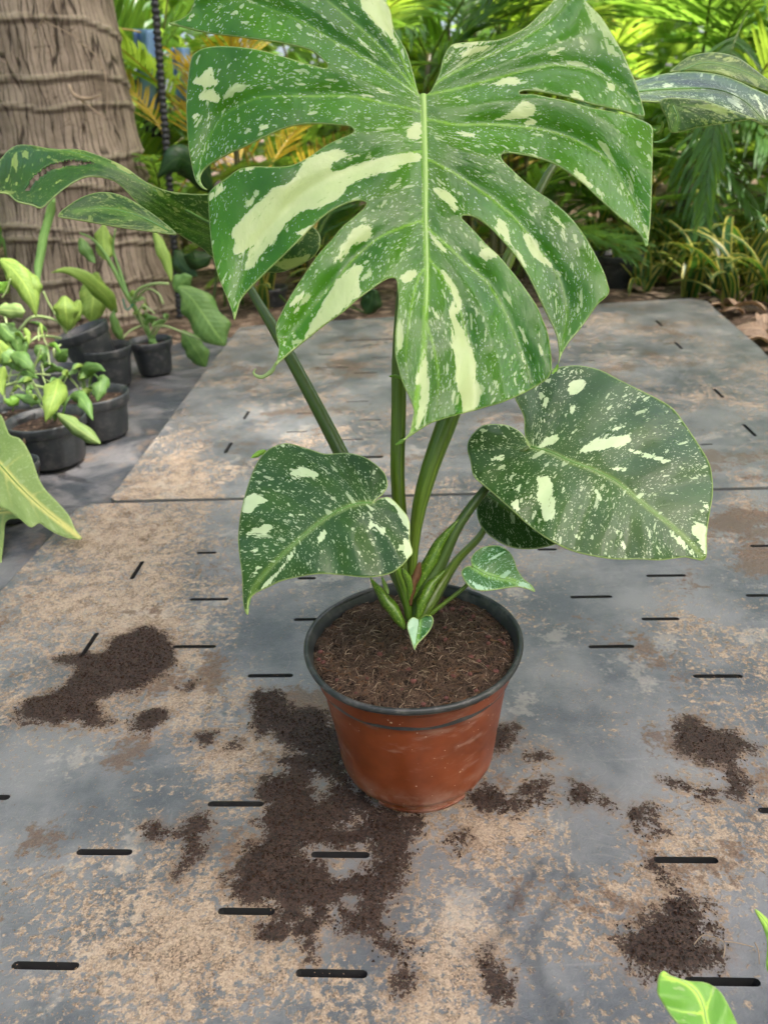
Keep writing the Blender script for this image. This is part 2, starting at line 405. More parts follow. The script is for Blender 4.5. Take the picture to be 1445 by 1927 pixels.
def mat_deck(name, far=False):
    """grey plastic sheet under a film of tan dust, dark damp soil where the attribute soil says so"""
    t = NT(name); p = t.obj()
    big = t.noise(p, 3.6 if not far else 4.5, 4, .66, .7)
    mid = t.noise(p, 13, 4, .70, .4)
    fine = t.noise(p, 330, 2, .7)
    grit = t.noise(p, 150, 3, .72)
    base = t.mix(t.step(t.noise(p, 6, 5, .65), .35, .65), (.070, .078, .090, 1), (.175, .176, .182, 1))
    base = t.mix(t.math('MULTIPLY', t.step(t.noise(t.mapping(p, (3, 40, 1), rot=(0, 0, .35)), 1, 5, .7), .5, .75), .35), base, (.20, .20, .21, 1))
    salt = t.voro(p, 700)
    fine = t.math('ADD', t.math('MULTIPLY', fine, .65), t.math('MULTIPLY', t.sep(salt.outputs['Color'])[0], .35))
    blot = t.noise(p, 44, 4, .72, .6)
    tan = t.mix(t.step(fine, .25, .78), (.060, .038, .025, 1), (.40, .280, .185, 1))
    tan = t.mix(t.step(blot, .36, .62), tan, t.mix(fine, (.13, .088, .060, 1), (.56, .43, .31, 1)))
    f = t.math('ADD', t.math('MULTIPLY', big, .58), t.math('MULTIPLY', mid, .30))
    f = t.math('ADD', f, t.math('MULTIPLY', blot, .22))
    f = t.math('ADD', f, t.math('MULTIPLY_ADD', t.attr('dust'), .95, t.math('MULTIPLY', t.attr('soil'), .0008)))
    film = t.step(t.math('ADD', f, t.math('MULTIPLY_ADD', grit, .75, -.375)), .53, .64)
    col = t.mix(t.math('MULTIPLY', film, .90 if not far else .85), base, tan)
    # pale dried film and water marks
    pn = t.noise(t.mapping(p, (1, 1, 1), (7, 3, 0)), 9, 5, .75)
    pale = t.step(t.math('MULTIPLY_ADD', grit, .2, t.math('SUBTRACT', pn, .1)), .57, .64)
    col = t.mix(t.math('MULTIPLY', pale, .34), col, (.40, .36, .31, 1))
    wm = t.step(t.math('ABSOLUTE', t.math('SUBTRACT', t.noise(t.mapping(p, (1, 1, 1), (1, 5, 0)), 11, 5, .6, .8), .5)), .010, .003)
    col = t.mix(t.math('MULTIPLY', wm, .10), col, (.38, .35, .31, 1))
    # brown crumbly patches
    br = t.step(t.math('ADD', t.noise(t.mapping(p, (1, 1, 1), (2, 9, 0)), 8, 5, .72), t.math('ADD', t.math('MULTIPLY_ADD', grit, .26, -.13), t.attr('rust'))), .59, .65)
    col = t.mix(t.math('MULTIPLY', br, .80 if not far else .65), col, t.mix(fine, (.050, .028, .018, 1), (.17, .105, .070, 1)))
    jag = t.math('ADD', t.math('MULTIPLY_ADD', t.noise(p, 38, 4, .72), 44, -22), t.math('MULTIPLY_ADD', grit, 14, -7))
    s = t.math('ADD', t.attr('soil'), t.math('MULTIPLY_ADD', t.math('SUBTRACT', blot, .5), 26, jag))
    halo = t.step(t.math('MULTIPLY_ADD', t.math('SUBTRACT', grit, .5), 40, s), -18, 2)
    col = t.mix(t.math('MULTIPLY', halo, .45), col, t.mix(fine, (.10, .058, .036, 1), (.26, .17, .11, 1)))
    soil = t.step(t.math('MULTIPLY_ADD', t.math('SUBTRACT', fine, .5), 26, s), -1.5, 3)
    col = t.mix(soil, col, t.mix(t.step(fine, .3, .75), (.010, .0048, .0033, 1), (.052, .026, .016, 1)))
    col = t.mix(t.math('MULTIPLY', t.attr('crease'), .55), col, (.03, .034, .042, 1))
    # scratches
    w = t.noise(t.mapping(p, (5, 90, 1), rot=(0, 0, .5)), 1, 3, .6)
    col = t.mix(t.math('MULTIPLY', t.step(w, .66, .72), .18), col, (.30, .29, .29, 1))
    t.bump(t.math('ADD', t.math('MULTIPLY', fine, .6), t.math('ADD', t.math('MULTIPLY', soil, 1.4), t.math('MULTIPLY', film, .3))), .5, .003)
    rg = t.math('MULTIPLY_ADD', t.math('MAXIMUM', film, soil), .42, .34)
    return t.fin(col, rg, .48)
M_deck = mat_deck('deck_plastic'); M_deck_far = mat_deck('deck_plastic_far', True)
M_deckedge = mat_simple('deck_edge_plastic', (.13, .13, .13, 1), .6, .4, 30, .2)

def mat_sheet():
    t = NT('ground_sheet_plastic'); p = t.obj()
    n = t.noise(p, 7, 5, .65, .8)
    col = t.mix(t.step(n, .4, .65), (.05, .056, .065, 1), (.15, .145, .15, 1))
    col = t.mix(t.math('MULTIPLY', t.step(t.noise(p, 16, 6, .7), .52, .68), .6), col, (.20, .14, .10, 1))
    t.bump(t.noise(p, 22, 4, .6), .5, .01)
    return t.fin(col, t.math('MULTIPLY_ADD', n, .4, .22), .5)
M_sheet = mat_sheet()
def mat_ground():
    t = NT('garden_soil'); p = t.obj()
    n = t.noise(p, 5, 7, .75)
    col = t.mix(t.step(n, .35, .7), (.028, .020, .014, 1), (.15, .10, .07, 1))
    v = t.voro(p, 30); col = t.mix(t.math('MULTIPLY', t.step(t.sep(v.outputs['Color'])[0], .6, .8), .6), col, (.30, .22, .16, 1))
    t.bump(t.noise(p, 60, 5), .8, .02)
    return t.fin(col, .9, .2)
M_ground = mat_ground()
def mat_trunk():
    t = NT('palm_bark'); uv = t.uv(); s = t.sep(uv)
    n = t.noise(t.mapping(uv, (6, 6, 1)), 1, 5, .7)
    col = t.mix(t.step(n, .3, .7), (.135, .100, .074, 1), (.34, .27, .21, 1))
    gr = t.noise(t.mapping(uv, (90, 3, 1)), 1, 4, .7)
    col = t.mix(t.math('MULTIPLY', t.step(gr, .35, .7), .6), col, (.34, .27, .21, 1))
    wv = t.vadd(uv, t.noise(t.mapping(uv, (7, 9, 1)), 1, 3, col=True), .035)
    v = t.voro(t.mapping(wv, (46, 3.2, 1)), 1, 'DISTANCE_TO_EDGE')
    crack = t.step(v.outputs['Distance'], .06, .0)
    col = t.mix(t.math('MULTIPLY', crack, .85), col, (.022, .014, .010, 1))
    ring = t.attr('ring')
    col = t.mix(t.math('MULTIPLY', t.step(t.math('ADD', ring, t.math('MULTIPLY_ADD', n, .7, -.35)), .25, .75), .80), col, (.52, .43, .33, 1))
    sc = t.attr('scar')
    col = t.mix(t.math('MULTIPLY', t.step(t.math('ADD', sc, t.math('MULTIPLY_ADD', n, .8, -.4)), .4, .9), .7), col, (.05, .030, .020, 1))
    t.bump(t.math('ADD', t.math('MULTIPLY', crack, -1.5), t.math('ADD', gr, n)), .8, .008)
    return t.fin(col, .85, .2)
M_trunk = mat_trunk()
M_iron = mat_simple('black_iron', (.018, .018, .02, 1), .55, .5, 60, .3, 200)
M_blue = mat_simple('blue_cloth', (.16, .27, .48, 1), .8, .35, 5, .3, 60)
M_darkcloth = mat_simple('dark_cloth', (.03, .035, .05, 1), .85, .4, 5, .2, 60)
M_dry = mat_leaf('dry_leaf', (.20, .13, .085, 1), (.36, .26, .19, 1), .7, .15, (.4, .25, .12, 1), 10)
M_green_tie = mat_simple('green_tie', (.01, .14, .09, 1), .4, .2, 60, 0)

# ------------------------------------------------------------------ broad leaf builder
def Z(pts, ox, oy, sc):
    """points read off an enlarged view of the photograph -> photograph pixels"""
    return [(ox+x/sc, oy+y/sc) for x, y in pts]

def auto_veins(outline, hub, tip, midrib, n=6):
    """lateral veins of a heart-shaped leaf: from the midrib to both margins"""
    O = crom(outline, n=400, closed=True)
    ih = np.argmin(np.hypot(*(O-np.array(hub)).T)); it = np.argmin(np.hypot(*(O-np.array(tip)).T))
    O = np.roll(O, -ih, 0); it = (it-ih) % len(O)
    mid = crom(midrib, n=100)
    sides = []
    for arc in (O[:it+1], np.vstack([O[it:], O[:1]])[::-1]):
        L = []
        for g in np.linspace(.10, .93, n):
            f = max(0.0, (g-.30)/.70)**1.25*.93
            a = mid[int(f*99)]; b = arc[int(g*(len(arc)-1))]
            tdir = mid[min(99, int(f*99)+6)]-a
            c = (a+b)/2 - .12*np.linalg.norm(b-a)*tdir/(np.linalg.norm(tdir)+1e-9)*(1 if g > .3 else .2)
            s = np.linspace(0, 1, 14)[:, None]
            L.append(a*(1-s)**2+2*c*s*(1-s)+b*s*s)
        sides.append(L)
    return sides

def leaf(parent, outline, hub, hubY, normal, midrib, sides, patches, mat, step=4.5, groove=.0022, bulge=.004, wv=16, wb=40,
         curl=None, ribr=(.0022, .0006), ribmat=None, holes=(), name='leaf', thick=.0009, label=None, showvein=1.0):
    hubP = atY(hub[0], hub[1], hubY); nrm = np.array(normal, float); nrm /= np.linalg.norm(nrm)
    O = crom(outline, step=step, closed=True)
    lo, hi = O.min(0), O.max(0)
    gx = np.arange(lo[0], hi[0], step); gy = np.arange(lo[1], hi[1], step*.866)
    G = np.array([(x+(step/2 if j % 2 else 0), y) for j, y in enumerate(gy) for x in gx])
    G += rng.uniform(-.12, .12, G.shape)*step
    VL = [crom(v, step=step) for s in sides for v in s]; MID = crom(midrib, step=step)
    vp = np.vstack(VL+[MID])
    din = seg_dist(G, O, True)
    G = G[inside(G, O) & (din > step*.5)]
    dv = np.full(len(G), 1e9)
    for v in VL+[MID]: dv = np.minimum(dv, seg_dist(G, v))
    G = G[dv > step*.45]
    vp = vp[inside(vp, O) & (seg_dist(vp, O, True) > step*.5)]
    allp = np.vstack([O, G, vp])
    res = delaunay_2d_cdt([Vector(p) for p in allp], [], [list(range(len(O)))], 1, 1e-5)
    P = np.array([tuple(v) for v in res[0]]); T = [tuple(f) for f in res[2]]
    for h in holes:
        cen = np.array([P[list(f)].mean(0) for f in T]); kill = inside(cen, np.asarray(h, float)); T = [f for f, k in zip(T, kill) if not k]
    # attributes
    vein = np.zeros(len(P)); dmin = np.full(len(P), 1e9)
    for v in VL:
        d = seg_dist(P, v); w = 3.2; start = np.hypot(P[:, 0]-v[0][0], P[:, 1]-v[0][1]); LL = np.linalg.norm(np.diff(v, axis=0), axis=1).sum()
        vein = np.maximum(vein, np.clip(1-d/w, 0, 1)*np.clip(1.05-start/LL*.8, .1, 1)); dmin = np.minimum(dmin, d)
    dm = seg_dist(P, MID); vein = np.maximum(vein*showvein, np.clip(1.2-dm/7, 0, 1)); 
    edge = seg_dist(P, O, True)
    SD = sdf(P, [crom(q, step=5, closed=True) if len(q) > 3 else np.asarray(q, float) for q in patches]) if patches else np.full(len(P), -100.0)
    # uv along the veins
    k0 = (hubP-CAM) @ fw / F
    fam = []
    for si, s in enumerate(sides):
        R = [crom(v, n=40) for v in s]; vv = 0.0
        for a, b in zip(R[:-1], R[1:]):
            gap = np.linalg.norm(a[20]-b[20])
            for t in np.linspace(0, 1, 14)[:-1]:
                c = a*(1-t)+b*t; L = np.concatenate([[0], np.cumsum(np.linalg.norm(np.diff(c, axis=0), axis=1))])
                tg = np.gradient(c, axis=0); tg /= np.linalg.norm(tg, axis=1)[:, None]+1e-9; ac = b-a
                for q in range(40):
                    nrm2 = np.array([-tg[q][1], tg[q][0]]); sg = 1.0 if nrm2 @ ac[min(39, q+4)] >= 0 else -1.0
                    fam.append((c[q][0], c[q][1], L[q]*k0, (vv+gap*t)*k0+si*3, tg[q][0], tg[q][1], nrm2[0]*sg, nrm2[1]*sg))
            vv += gap
    kd = kdtree.KDTree(len(fam))
    for i, q in enumerate(fam): kd.insert((q[0], q[1], 0), i)
    kd.balance(); fam = np.array(fam); UV = np.zeros((len(P), 2))
    for i, p in enumerate(P):
        r = kd.find_n((p[0], p[1], 0), 4); w = np.array([1/(q[2]+.5) for q in r]); idx = [q[1] for q in r]
        rs_ = p-fam[idx, :2]; z = fam[idx, 2:4]+k0*np.column_stack([(rs_*fam[idx, 4:6]).sum(1), (rs_*fam[idx, 6:8]).sum(1)]); z = z[np.abs(z[:, 1]-z[0, 1]) < 1.5]; w = w[:len(z)] if len(z) == 4 else np.ones(len(z))
        UV[i] = (z*w[:, None]).sum(0)/w.sum()
    # shape
    fade = np.clip(np.minimum(dm/(wb*2.2), np.hypot(P[:, 0]-hub[0], P[:, 1]-hub[1])/(wb*3.0)), 0, 1); fade = fade*fade*(3-2*fade)
    disp = fade*(groove*np.exp(-(dmin/wv)**2) - bulge*(1-np.exp(-(dmin/wb)**2))) + groove*.8*np.exp(-(dm/(wv*1.2))**2)
    if curl is not None: disp = disp + curl(P[:, 0], P[:, 1], k0)
    disp += np.array([noise.noise((p[0]*.013, p[1]*.013, 5.0)) for p in P])*.0035
    V = []
    def surf(x, y, d):
        v = ray(x, y); t = ((hubP-CAM) @ nrm)/(v @ nrm); return CAM+v*(t+d/np.linalg.norm(v))
    V = [surf(p[0], p[1], d) for p, d in zip(P, disp)]
    # faces look at the camera
    a, b, c = (np.array(V[i]) for i in T[0][:3])
    if np.cross(b-a, c-a) @ (CAM-a) < 0: T = [f[::-1] for f in T]
    o = obj(name, V, T, mat, parent, uv=UV, attrs={'sd': SD, 'vein': vein, 'edge': edge})
    so = o.modifiers.new('thickness', 'SOLIDIFY'); so.thickness = thick; so.offset = -1; so.use_rim = True
    if label: o['label'] = label
    # raised midrib, sitting in its groove
    kd2 = kdtree.KDTree(len(P))
    for i, p in enumerate(P): kd2.insert((p[0], p[1], 0), i)
    kd2.balance()
    mp = []
    for p in crom(midrib, step=9):
        i = kd2.find((p[0], p[1], 0))[1]; mp.append(surf(p[0], p[1], disp[i]+ribr[0]*.55))
    Vt, Ft, Ut = tube(mp, ribr, 8)
    obj('midrib', Vt, Ft, ribmat or M_midrib, o if parent.type == 'EMPTY' else parent, uv=Ut)
    o['surf'] = 0; del o['surf']
    return o, surf

def blade(parent, pts, width, mat, Y0=None, prof='lance', fold=.18, tilt=0.0, name='leaf', nseg=16, lift=None, nacross=4, wave=.0):
    """a leaf along a centre line. pts: (x, y, Y) photo pixels with the world Y each point lies at; width in pixels at its widest"""
    C3 = np.array([atY(x, y, Y) for x, y, Y in pts]); c = crom(C3, n=nseg+1)
    T = np.gradient(c, axis=0); T /= np.linalg.norm(T, axis=1)[:, None]+1e-12
    V, Fc, U = [], [], []
    for i, p in enumerate(c):
        s = i/nseg
        if prof == 'lance': w = math.sin(math.pi*min(1, s*.97+.03)**.8)**.9
        elif prof == 'strap': w = min(1, s*6+.25)*min(1, (1-s)*4+.02)
        elif prof == 'heart': w = min(1, (s*5+.15))*max(0, 1-s**2.2)**.8
        elif prof == 'obl': w = min(1, s*3+.12)*min(1, (1-s)*5+.08)
        elif prof == 'even': w = 1
        d = p-CAM; z = d @ fw; hw = width*z/F*.5*max(w, .02)
        vd = d/np.linalg.norm(d); side = np.cross(T[i], vd); side /= np.linalg.norm(side)+1e-9
        nv = np.cross(side, T[i]); nv /= np.linalg.norm(nv)+1e-9
        tl = tilt+wave*math.sin(s*7); sd2 = side*math.cos(tl)+nv*math.sin(tl); nn = np.cross(sd2, T[i])
        for k in range(nacross+1):
            q = k/nacross*2-1
            V.append(p+sd2*hw*q*(1+.10*math.sin(s*17+q*2+width))+nn*hw*(fold*(abs(q)**1.3)*2+.16*abs(q)*math.sin(s*13+q*3+width))); U.append((s, k/nacross))
        if i:
            for k in range(nacross):
                b0 = (i-1)*(nacross+1)+k; b1 = i*(nacross+1)+k
                Fc.append((b0, b0+1, b1+1, b1))
    o = obj(name, V, Fc, mat, parent, uv=U)
    so = o.modifiers.new('thickness', 'SOLIDIFY'); so.thickness = .0006
    return o
def stem(parent, pts, wpx, mat, name='stem', sides=8, flat=1.0, n=24):
    """a stalk along (x, y, Y) photo points; wpx: widths in pixels along it"""
    C3 = np.array([atY(x, y, Y) for x, y, Y in pts]); c = crom(C3, n=n)
    z = (c-CAM) @ fw; w = np.interp(np.linspace(0, 1, n), np.linspace(0, 1, len(wpx)), wpx)
    V, Fc, U = tube(c, list(w*.5*z/F), sides, flat=flat)
    return obj(name, V, Fc, mat, parent, uv=U)

# ================================================================== THE SETTING
# ground
gv, gf = [], []
gs = [-60, -20, -8, -5] + list(np.arange(-4, 6.01, .1)) + [7, 9, 14, 30, 80]
gy_ = [-30, -8, -3] + list(np.arange(-1, 7.01, .1)) + [8, 10, 14, 25, 60, 150]
for y in gy_:
    for x in gs:
        h = -.045 + (noise.noise((x*2.2, y*2.2, 1))*.02+noise.noise((x*7, y*7, 3))*.012 if -4 < x < 6 and .0 < y < 7 else 0)
        gv.append((x, y, h if not (-1.6 < x < 1.2 and y < 2.15) else -.06))
n_ = len(gs)
for j in range(len(gy_)-1):
    for i in range(n_-1): gf.append((j*n_+i, j*n_+i+1, (j+1)*n_+i+1, (j+1)*n_+i))
struct(obj('ground', gv, gf, M_ground))
# plastic ground sheet under the nursery pots and the deck
SH = -.028
sv, sf = [], []
nx, ny = 150, 190
for j in range(ny+1):
    for i in range(nx+1):
        x = -1.7+2.6*i/nx; y = -.9+2.78*j/ny
        y += .04*math.sin(x*9) if j == ny else 0
        h = SH+.006*noise.noise((x*6, y*3, 2))+.004*noise.noise((x*15+y*9, y*12, 4))
        if x < -.45 and x > -.62: h += .004*noise.noise((x*4, y*30, 8))
        sv.append((x, y, min(h, SH+.008)))
for j in range(ny):
    for i in range(nx): sf.append((j*(nx+1)+i, j*(nx+1)+i+1, (j+1)*(nx+1)+i+1, (j+1)*(nx+1)+i))
struct(obj('ground_sheet', sv, sf, M_sheet))

# ---- soil spilt on the deck: outlines in photo pixels
A5 = lambda p: Z(p, 0, 1100, 2.408)
A6 = lambda p: Z(p, 380, 1400, 2.779)
A7 = lambda p: Z(p, 900, 1400, 2.651)
SOIL = [
 A5([(80,600),(90,540),(170,510),(260,470),(330,420),(330,370),(250,360),(245,335),(290,320),(400,310),(480,300),(500,250),(580,215),(680,185),(740,210),(770,260),(800,340),(760,400),(680,440),(620,490),(520,500),(460,530),(470,600),(500,640),(420,645),(330,620),(230,635),(130,620)]),
 A5([(600,600),(680,560),(760,590),(720,640),(660,690),(600,650)]),
 A5([(880,690),(940,670),(990,670),(950,710),(900,715)]),
 A5([(990,755),(1040,725),(1095,700),(1080,725),(1020,755)]),
 A5([(800,460),(870,445),(885,465),(840,480)]),
 A5([(1140,560),(1180,500),(1260,500),(1290,580),(1360,560),(1445,570),(1500,600),(1500,690),(1400,700),(1300,650),(1250,640),(1190,690),(1150,660)]),
 A5([(660,1130),(700,1100),(760,1100),(830,1110),(870,1060),(920,1030),(950,1080),(930,1140),(900,1230),(860,1270),(800,1350),(790,1310),(840,1200),(820,1140),(740,1150)]),
 A6([(400,90),(480,60),(560,50),(620,0),(640,-80),(720,-130),(740,0),(760,100),(800,200),(860,260),(920,310),(1000,350),(1100,370),(1180,370),(1150,440),(1090,510),(1090,560),(1070,640),(1060,720),(1000,790),(970,850),(960,960),(940,1000),(860,1015),(780,990),(700,960),(640,960),(600,1000),(600,1060),(560,1130),(545,1080),(510,1020),(480,950),(420,1010),(340,1020),(270,1030),(300,980),(370,930),(390,870),(340,850),(200,830),(150,760),(160,700),(100,690),(160,650),(200,560),(230,510),(330,490),(300,400),(330,320),(280,260),(300,180),(400,150),(470,130)]),
 A6([(910,1030),(1000,1030),(1090,1060),(1090,1130),(1060,1180),(1110,1250),(1080,1310),(1030,1280),(1020,1220),(1050,1170),(990,1110),(930,1090)]),
 A7([(700,950),(740,900),(790,940),(800,900),(880,850),(930,830),(890,770),(960,750),(980,690),(1020,700),(1050,750),(1140,800),(1110,830),(1180,900),(1210,970),(1140,930),(1080,960),(1120,1010),(1210,1000),(1220,1080),(1150,1130),(1000,1160),(880,1160),(780,1130),(720,1080),(700,1030)]),
 A7([(830,580),(870,580),(920,600),(980,640),(960,680),(910,710),(880,660)]),
 A7([(750,360),(790,320),(840,350),(890,400),(910,450),(850,470),(780,440)]),
 A7([(840,320),(900,305),(940,330),(900,350)]),
 A7([(450,260),(490,200),(540,210),(590,260),(680,300),(650,330),(560,290),(480,295)]),
 A7([(940,180),(1000,180),(1050,210),(1040,230),(980,210)]),
 A7([(1080,240),(1150,220),(1200,270),(1220,320),(1150,290)]),
 A7([(980,-60),(1050,-130),(1130,-100),(1200,-60),(1300,-40),(1380,20),(1330,60),(1300,100),(1280,150),(1340,190),(1380,210),(1320,260),(1260,250),(1240,180),(1200,120),(1100,80),(1000,50),(960,0)]),
 A7([(0,230),(60,210),(170,270),(330,260),(330,300),(200,330),(50,330),(-60,290)]),
 A7([(200,240),(250,190),(330,160),(350,200),(300,250)]),
 A7([(230,50),(300,40),(360,60),(330,100),(290,95)]),
 A7([(0,1050),(60,1030),(110,1090),(110,1140),(160,1200),(150,1260),(100,1280),(40,1220),(10,1140)]),
 [(470,1312),(520,1298),(560,1335),(625,1360),(640,1410),(560,1420),(500,1375)],
 [(845,1570),(880,1565),(888,1590),(858,1597)],
 [(900,1385),(960,1360),(975,1385),(920,1420)],
]
HOLE = [A6([(570,200),(620,170),(690,210),(640,270),(610,310)]), A6([(720,400),(780,365),(830,380),(800,440),(760,470)]),
 A6([(560,600),(650,600),(700,700),(800,690),(890,640),(895,560),(830,525),(760,555),(570,560)]), A6([(745,820),(800,810),(835,870),(800,900)]),
 A6([(665,850),(700,840),(720,920),(700,940)]), A6([(510,890),(560,870),(570,900)]), A7([(800,400),(840,390),(850,430),(810,430)])]
# broad tan (+) and bare grey (-) areas, rusty brown areas: photo x, y, radius, amount
DUST = [(300,1120,170,.10),(120,1080,120,.05),(90,1480,170,-.11),(330,1440,150,-.07),(520,1220,80,-.06),(300,1330,120,.08),(180,1760,230,.12),(60,1650,110,.06),(380,1780,140,.10),(700,1800,90,-.06),(830,1780,120,.08),(620,1880,120,.10),(430,1460,90,.08),(1080,1290,150,-.06),(1180,1470,90,-.18),(1130,1600,80,-.10),(980,1700,110,-.06),(1010,1850,120,-.10),(1330,1620,170,.12),(1180,1380,90,.03),(1020,1420,80,.06),(930,1560,90,.10),(1120,1680,70,.08),(1350,1200,160,.05),(1150,1120,120,-.04),(300,975,160,.14),(520,1010,130,-.10),(850,985,120,.05),(1250,980,120,.02),(720,1560,60,.05),(1330,1860,120,-.05),(520,1700,60,.03),(1000,1160,60,.03),(1400,1330,90,.04)]
RUST = [(1310,1400,110,.16),(1400,1480,90,.10),(1230,1640,110,.10),(1390,1600,90,.10),(560,1330,80,.16),(400,1290,60,.10),(1400,985,70,.20),(1430,1055,50,.2),(930,1800,50,.12),(1060,1480,60,.1),(870,1730,60,.08),(250,1420,60,.06),(640,690,60,.12),(600,800,70,.08),(1300,870,60,.12),(1100,740,90,.08),(960,640,90,.08),(1230,620,80,.06),(480,700,60,.06),(1420,900,60,.08),(150,1340,100,.06),(700,1230,40,.05)]
CREASE = [[(945,1752),(958,1745),(978,1790),(1005,1830),(1025,1880),(1040,1930)],[(958,1745),(940,1760),(915,1785)],[(935,1738),(970,1690),(1000,1645),(1015,1620)],[(990,1770),(1030,1710),(1075,1650)],[(1000,1780),(1020,1850),(1060,1900)]]
def blobs(P, L):
    out = np.zeros(len(P))
    pp = np.array([proj((x, y, 0))[:2] for x, y in P]) if len(P) else P
    for x, y, r, a in L: out += a*np.exp(-((pp[:, 0]-x)**2+((pp[:, 1]-y)*1.3)**2)/(r*r))
    return out
def ground_poly(q): return np.array([gnd(x, y)[:2] for x, y in q])
SOILG = [ground_poly(crom(q, step=7, closed=True)) for q in SOIL]; HOLEG = [ground_poly(crom(q, step=7, closed=True)) for q in HOLE]
def soil_mm(P):
    a = sdf(P, SOILG)*1000; b = sdf(P, HOLEG)*1000; return np.minimum(a, -b)

# ---- deck panels with drain slots
AX = math.radians(-4.2); ex = np.array([math.cos(AX), math.sin(AX)]); ey = np.array([-ex[1], ex[0]])
def slot_t(x0, x1, y, w=.0068): return (0, x0, x1, y, w)
near_T = [(22,150,1817),(556,692,1832),(1288,1430,1847),(410,518,1715),(144,250,1603),(585,696,1609),(1229,1351,1619),(391,497,1513),(1425,1540,1526),(466,552,1271),(1303,1397,1273),(325,407,1217),(1106,1193,1217),(553,630,1166),(1206,1278,1165),(357,430,1128),(1072,1152,1123),(1402,1480,1120),(370,408,1041),(1215,1290,1083),(1410,1480,1027),(560,595,1088),(-80,20,1500),(1010,1048,1034)]
near_L = [((270,1056),(247,1090)),((184,1190),(153,1238))]
far_T = [(650,744,641,.010),(655,722,862,.011),(1024,1105,617,.010),(681,715,651,.005),(598,627,668,.005),(699,734,674,.005),(593,656,693,.005),(666,709,703,.005),(652,694,757,.005),(558,606,779,.005),(676,717,792,.005),(539,579,814,.005),(637,684,829,.005),(1141,1175,632,.005),(1147,1190,660,.005),(1315,1341,838,.005),(1096,1119,680,.005),(900,940,700,.005)]
far_L = [((1234,604),(1244,615)),((1269,645),(1282,658)),((1342,733),(1360,750)),((1398,800),(1420,823)),((469,775),(459,790)),((436,834),(424,854))]
def slot_rect(c, d, L, w):
    """rounded slot outline on the ground"""
    n = np.array([-d[1], d[0]]); q = []
    for s in (1, -1):
        for a in np.linspace(-90, 90, 5):
            a = math.radians(a); q.append(c+d*s*((L-w)/2)+ (d*math.cos(a)*s+n*math.sin(a)*s)*w/2)
    return np.array(q)
def make_slots(Ts, Ls, wdef):
    S = []
    for t in Ts:
        a = gnd(t[0], t[2])[:2]; b = gnd(t[1], t[2])[:2]; S.append(slot_rect((a+b)/2, ex, abs((b-a) @ ex), t[3] if len(t) > 3 else wdef))
    for a, b in Ls:
        a = gnd(*a)[:2]; b = gnd(*b)[:2]; S.append(slot_rect((a+b)/2, ey, np.linalg.norm(b-a), wdef))
    return S
def soil_h(P, sm=None):
    sm = soil_mm(P) if sm is None else sm
    n1 = np.array([.55+noise.noise((x*60, y*60, 3))*.7+noise.noise((x*150, y*150, 6))*.35 for x, y in P])
    return np.clip(sm/14, 0, 1)*.0030*np.clip(n1, .1, 2)
def panel(outline, slots, grid, mat, label, name='deck_panel', thick=.024, warp=None):
    e = thing(name, label, 'deck panel', 'grey plastic deck panels')
    O = np.asarray(outline, float)
    O = np.vstack([np.linspace(a, b, max(2, int(np.linalg.norm(b-a)/grid)), endpoint=False) for a, b in zip(O, np.roll(O, -1, 0))])
    lo, hi = O.min(0), O.max(0)
    G = np.array([(x, y) for y in np.arange(lo[1], hi[1], grid) for x in np.arange(lo[0], hi[0], grid)])
    G += rng.uniform(-.2, .2, G.shape)*grid
    G = G[inside(G, O) & (seg_dist(G, O, True) > grid*.4)]
    pts = [O]; faces = [list(range(len(O)))]; n = len(O)
    for s in slots:
        G = G[seg_dist(G, s, True) > grid*.25]; G = G[~inside(G, s)]
        pts.append(s); faces.append(list(range(n, n+len(s)))); n += len(s)
    pts.append(G)
    res = delaunay_2d_cdt([Vector(p) for p in np.vstack(pts)], [], faces, 1, 1e-6)
    P = np.array([tuple(v) for v in res[0]]); T = [tuple(f) for f in res[2]]
    cen = np.array([P[list(f)].mean(0) for f in T]); kill = np.zeros(len(T), bool)
    for s in slots: kill |= inside(cen, s)
    T = [f for f, k in zip(T, kill) if not k]
    a, b, c = (P[i] for i in T[0])
    if (b-a)[0]*(c-a)[1]-(b-a)[1]*(c-a)[0] < 0: T = [f[::-1] for f in T]
    zz = np.array([warp(x, y) for x, y in P]) if warp else np.zeros(len(P))
    zz = zz + np.array([noise.noise((x*5, y*5, 9))*.0012 for x, y in P])
    cre = np.full(len(P), 99.0)
    for c in CREASE: cre = np.minimum(cre, seg_dist(P, ground_poly(crom(c, step=15)))*1000)
    zz = zz+soil_h(P)
    obj('top_sheet', np.column_stack([P, zz-.0012*np.exp(-(cre/4)**2)]), T, mat, e, attrs={'soil': np.maximum(soil_mm(P), -40), 'dust': blobs(P, DUST), 'rust': blobs(P, RUST), 'crease': np.exp(-(cre/4.5)**2)})
    # rim
    V, Fc = [], []
    m = len(O)
    for i, (x, y) in enumerate(O):
        z = (warp(x, y) if warp else 0); V += [(x, y, z+.0005), (x, y, -thick)]
    for i in range(m):
        j = (i+1) % m; Fc.append((2*i, 2*j, 2*j+1, 2*i+1))
    obj('edge', V, Fc, M_deckedge, e, smooth=False)
    for s in slots:
        k = len(s); V = []
        z0 = warp(*s.mean(0)) if warp else 0
        c0 = s.mean(0)
        for x, y in c0+(s-c0)*1.004: V.append((x, y, z0-.0006))
        for x, y in c0+(s-c0)*.97: V.append((x, y, z0-.013))
        Fc = [(i, (i+1) % k, k+(i+1) % k, k+i) for i in range(k)]+[tuple(range(k, 2*k))]
        obj('drain_slot', V, Fc, [M_slot, M_slotdark], e, smooth=False, fmat=[0]*k+[1])
    return e
gp = lambda *p: np.array([gnd(x, y)[:2] for x, y in p])
J0 = gnd(203, 945)[:2]-ey*.0035-ex*.045    # joint between the panels, left end
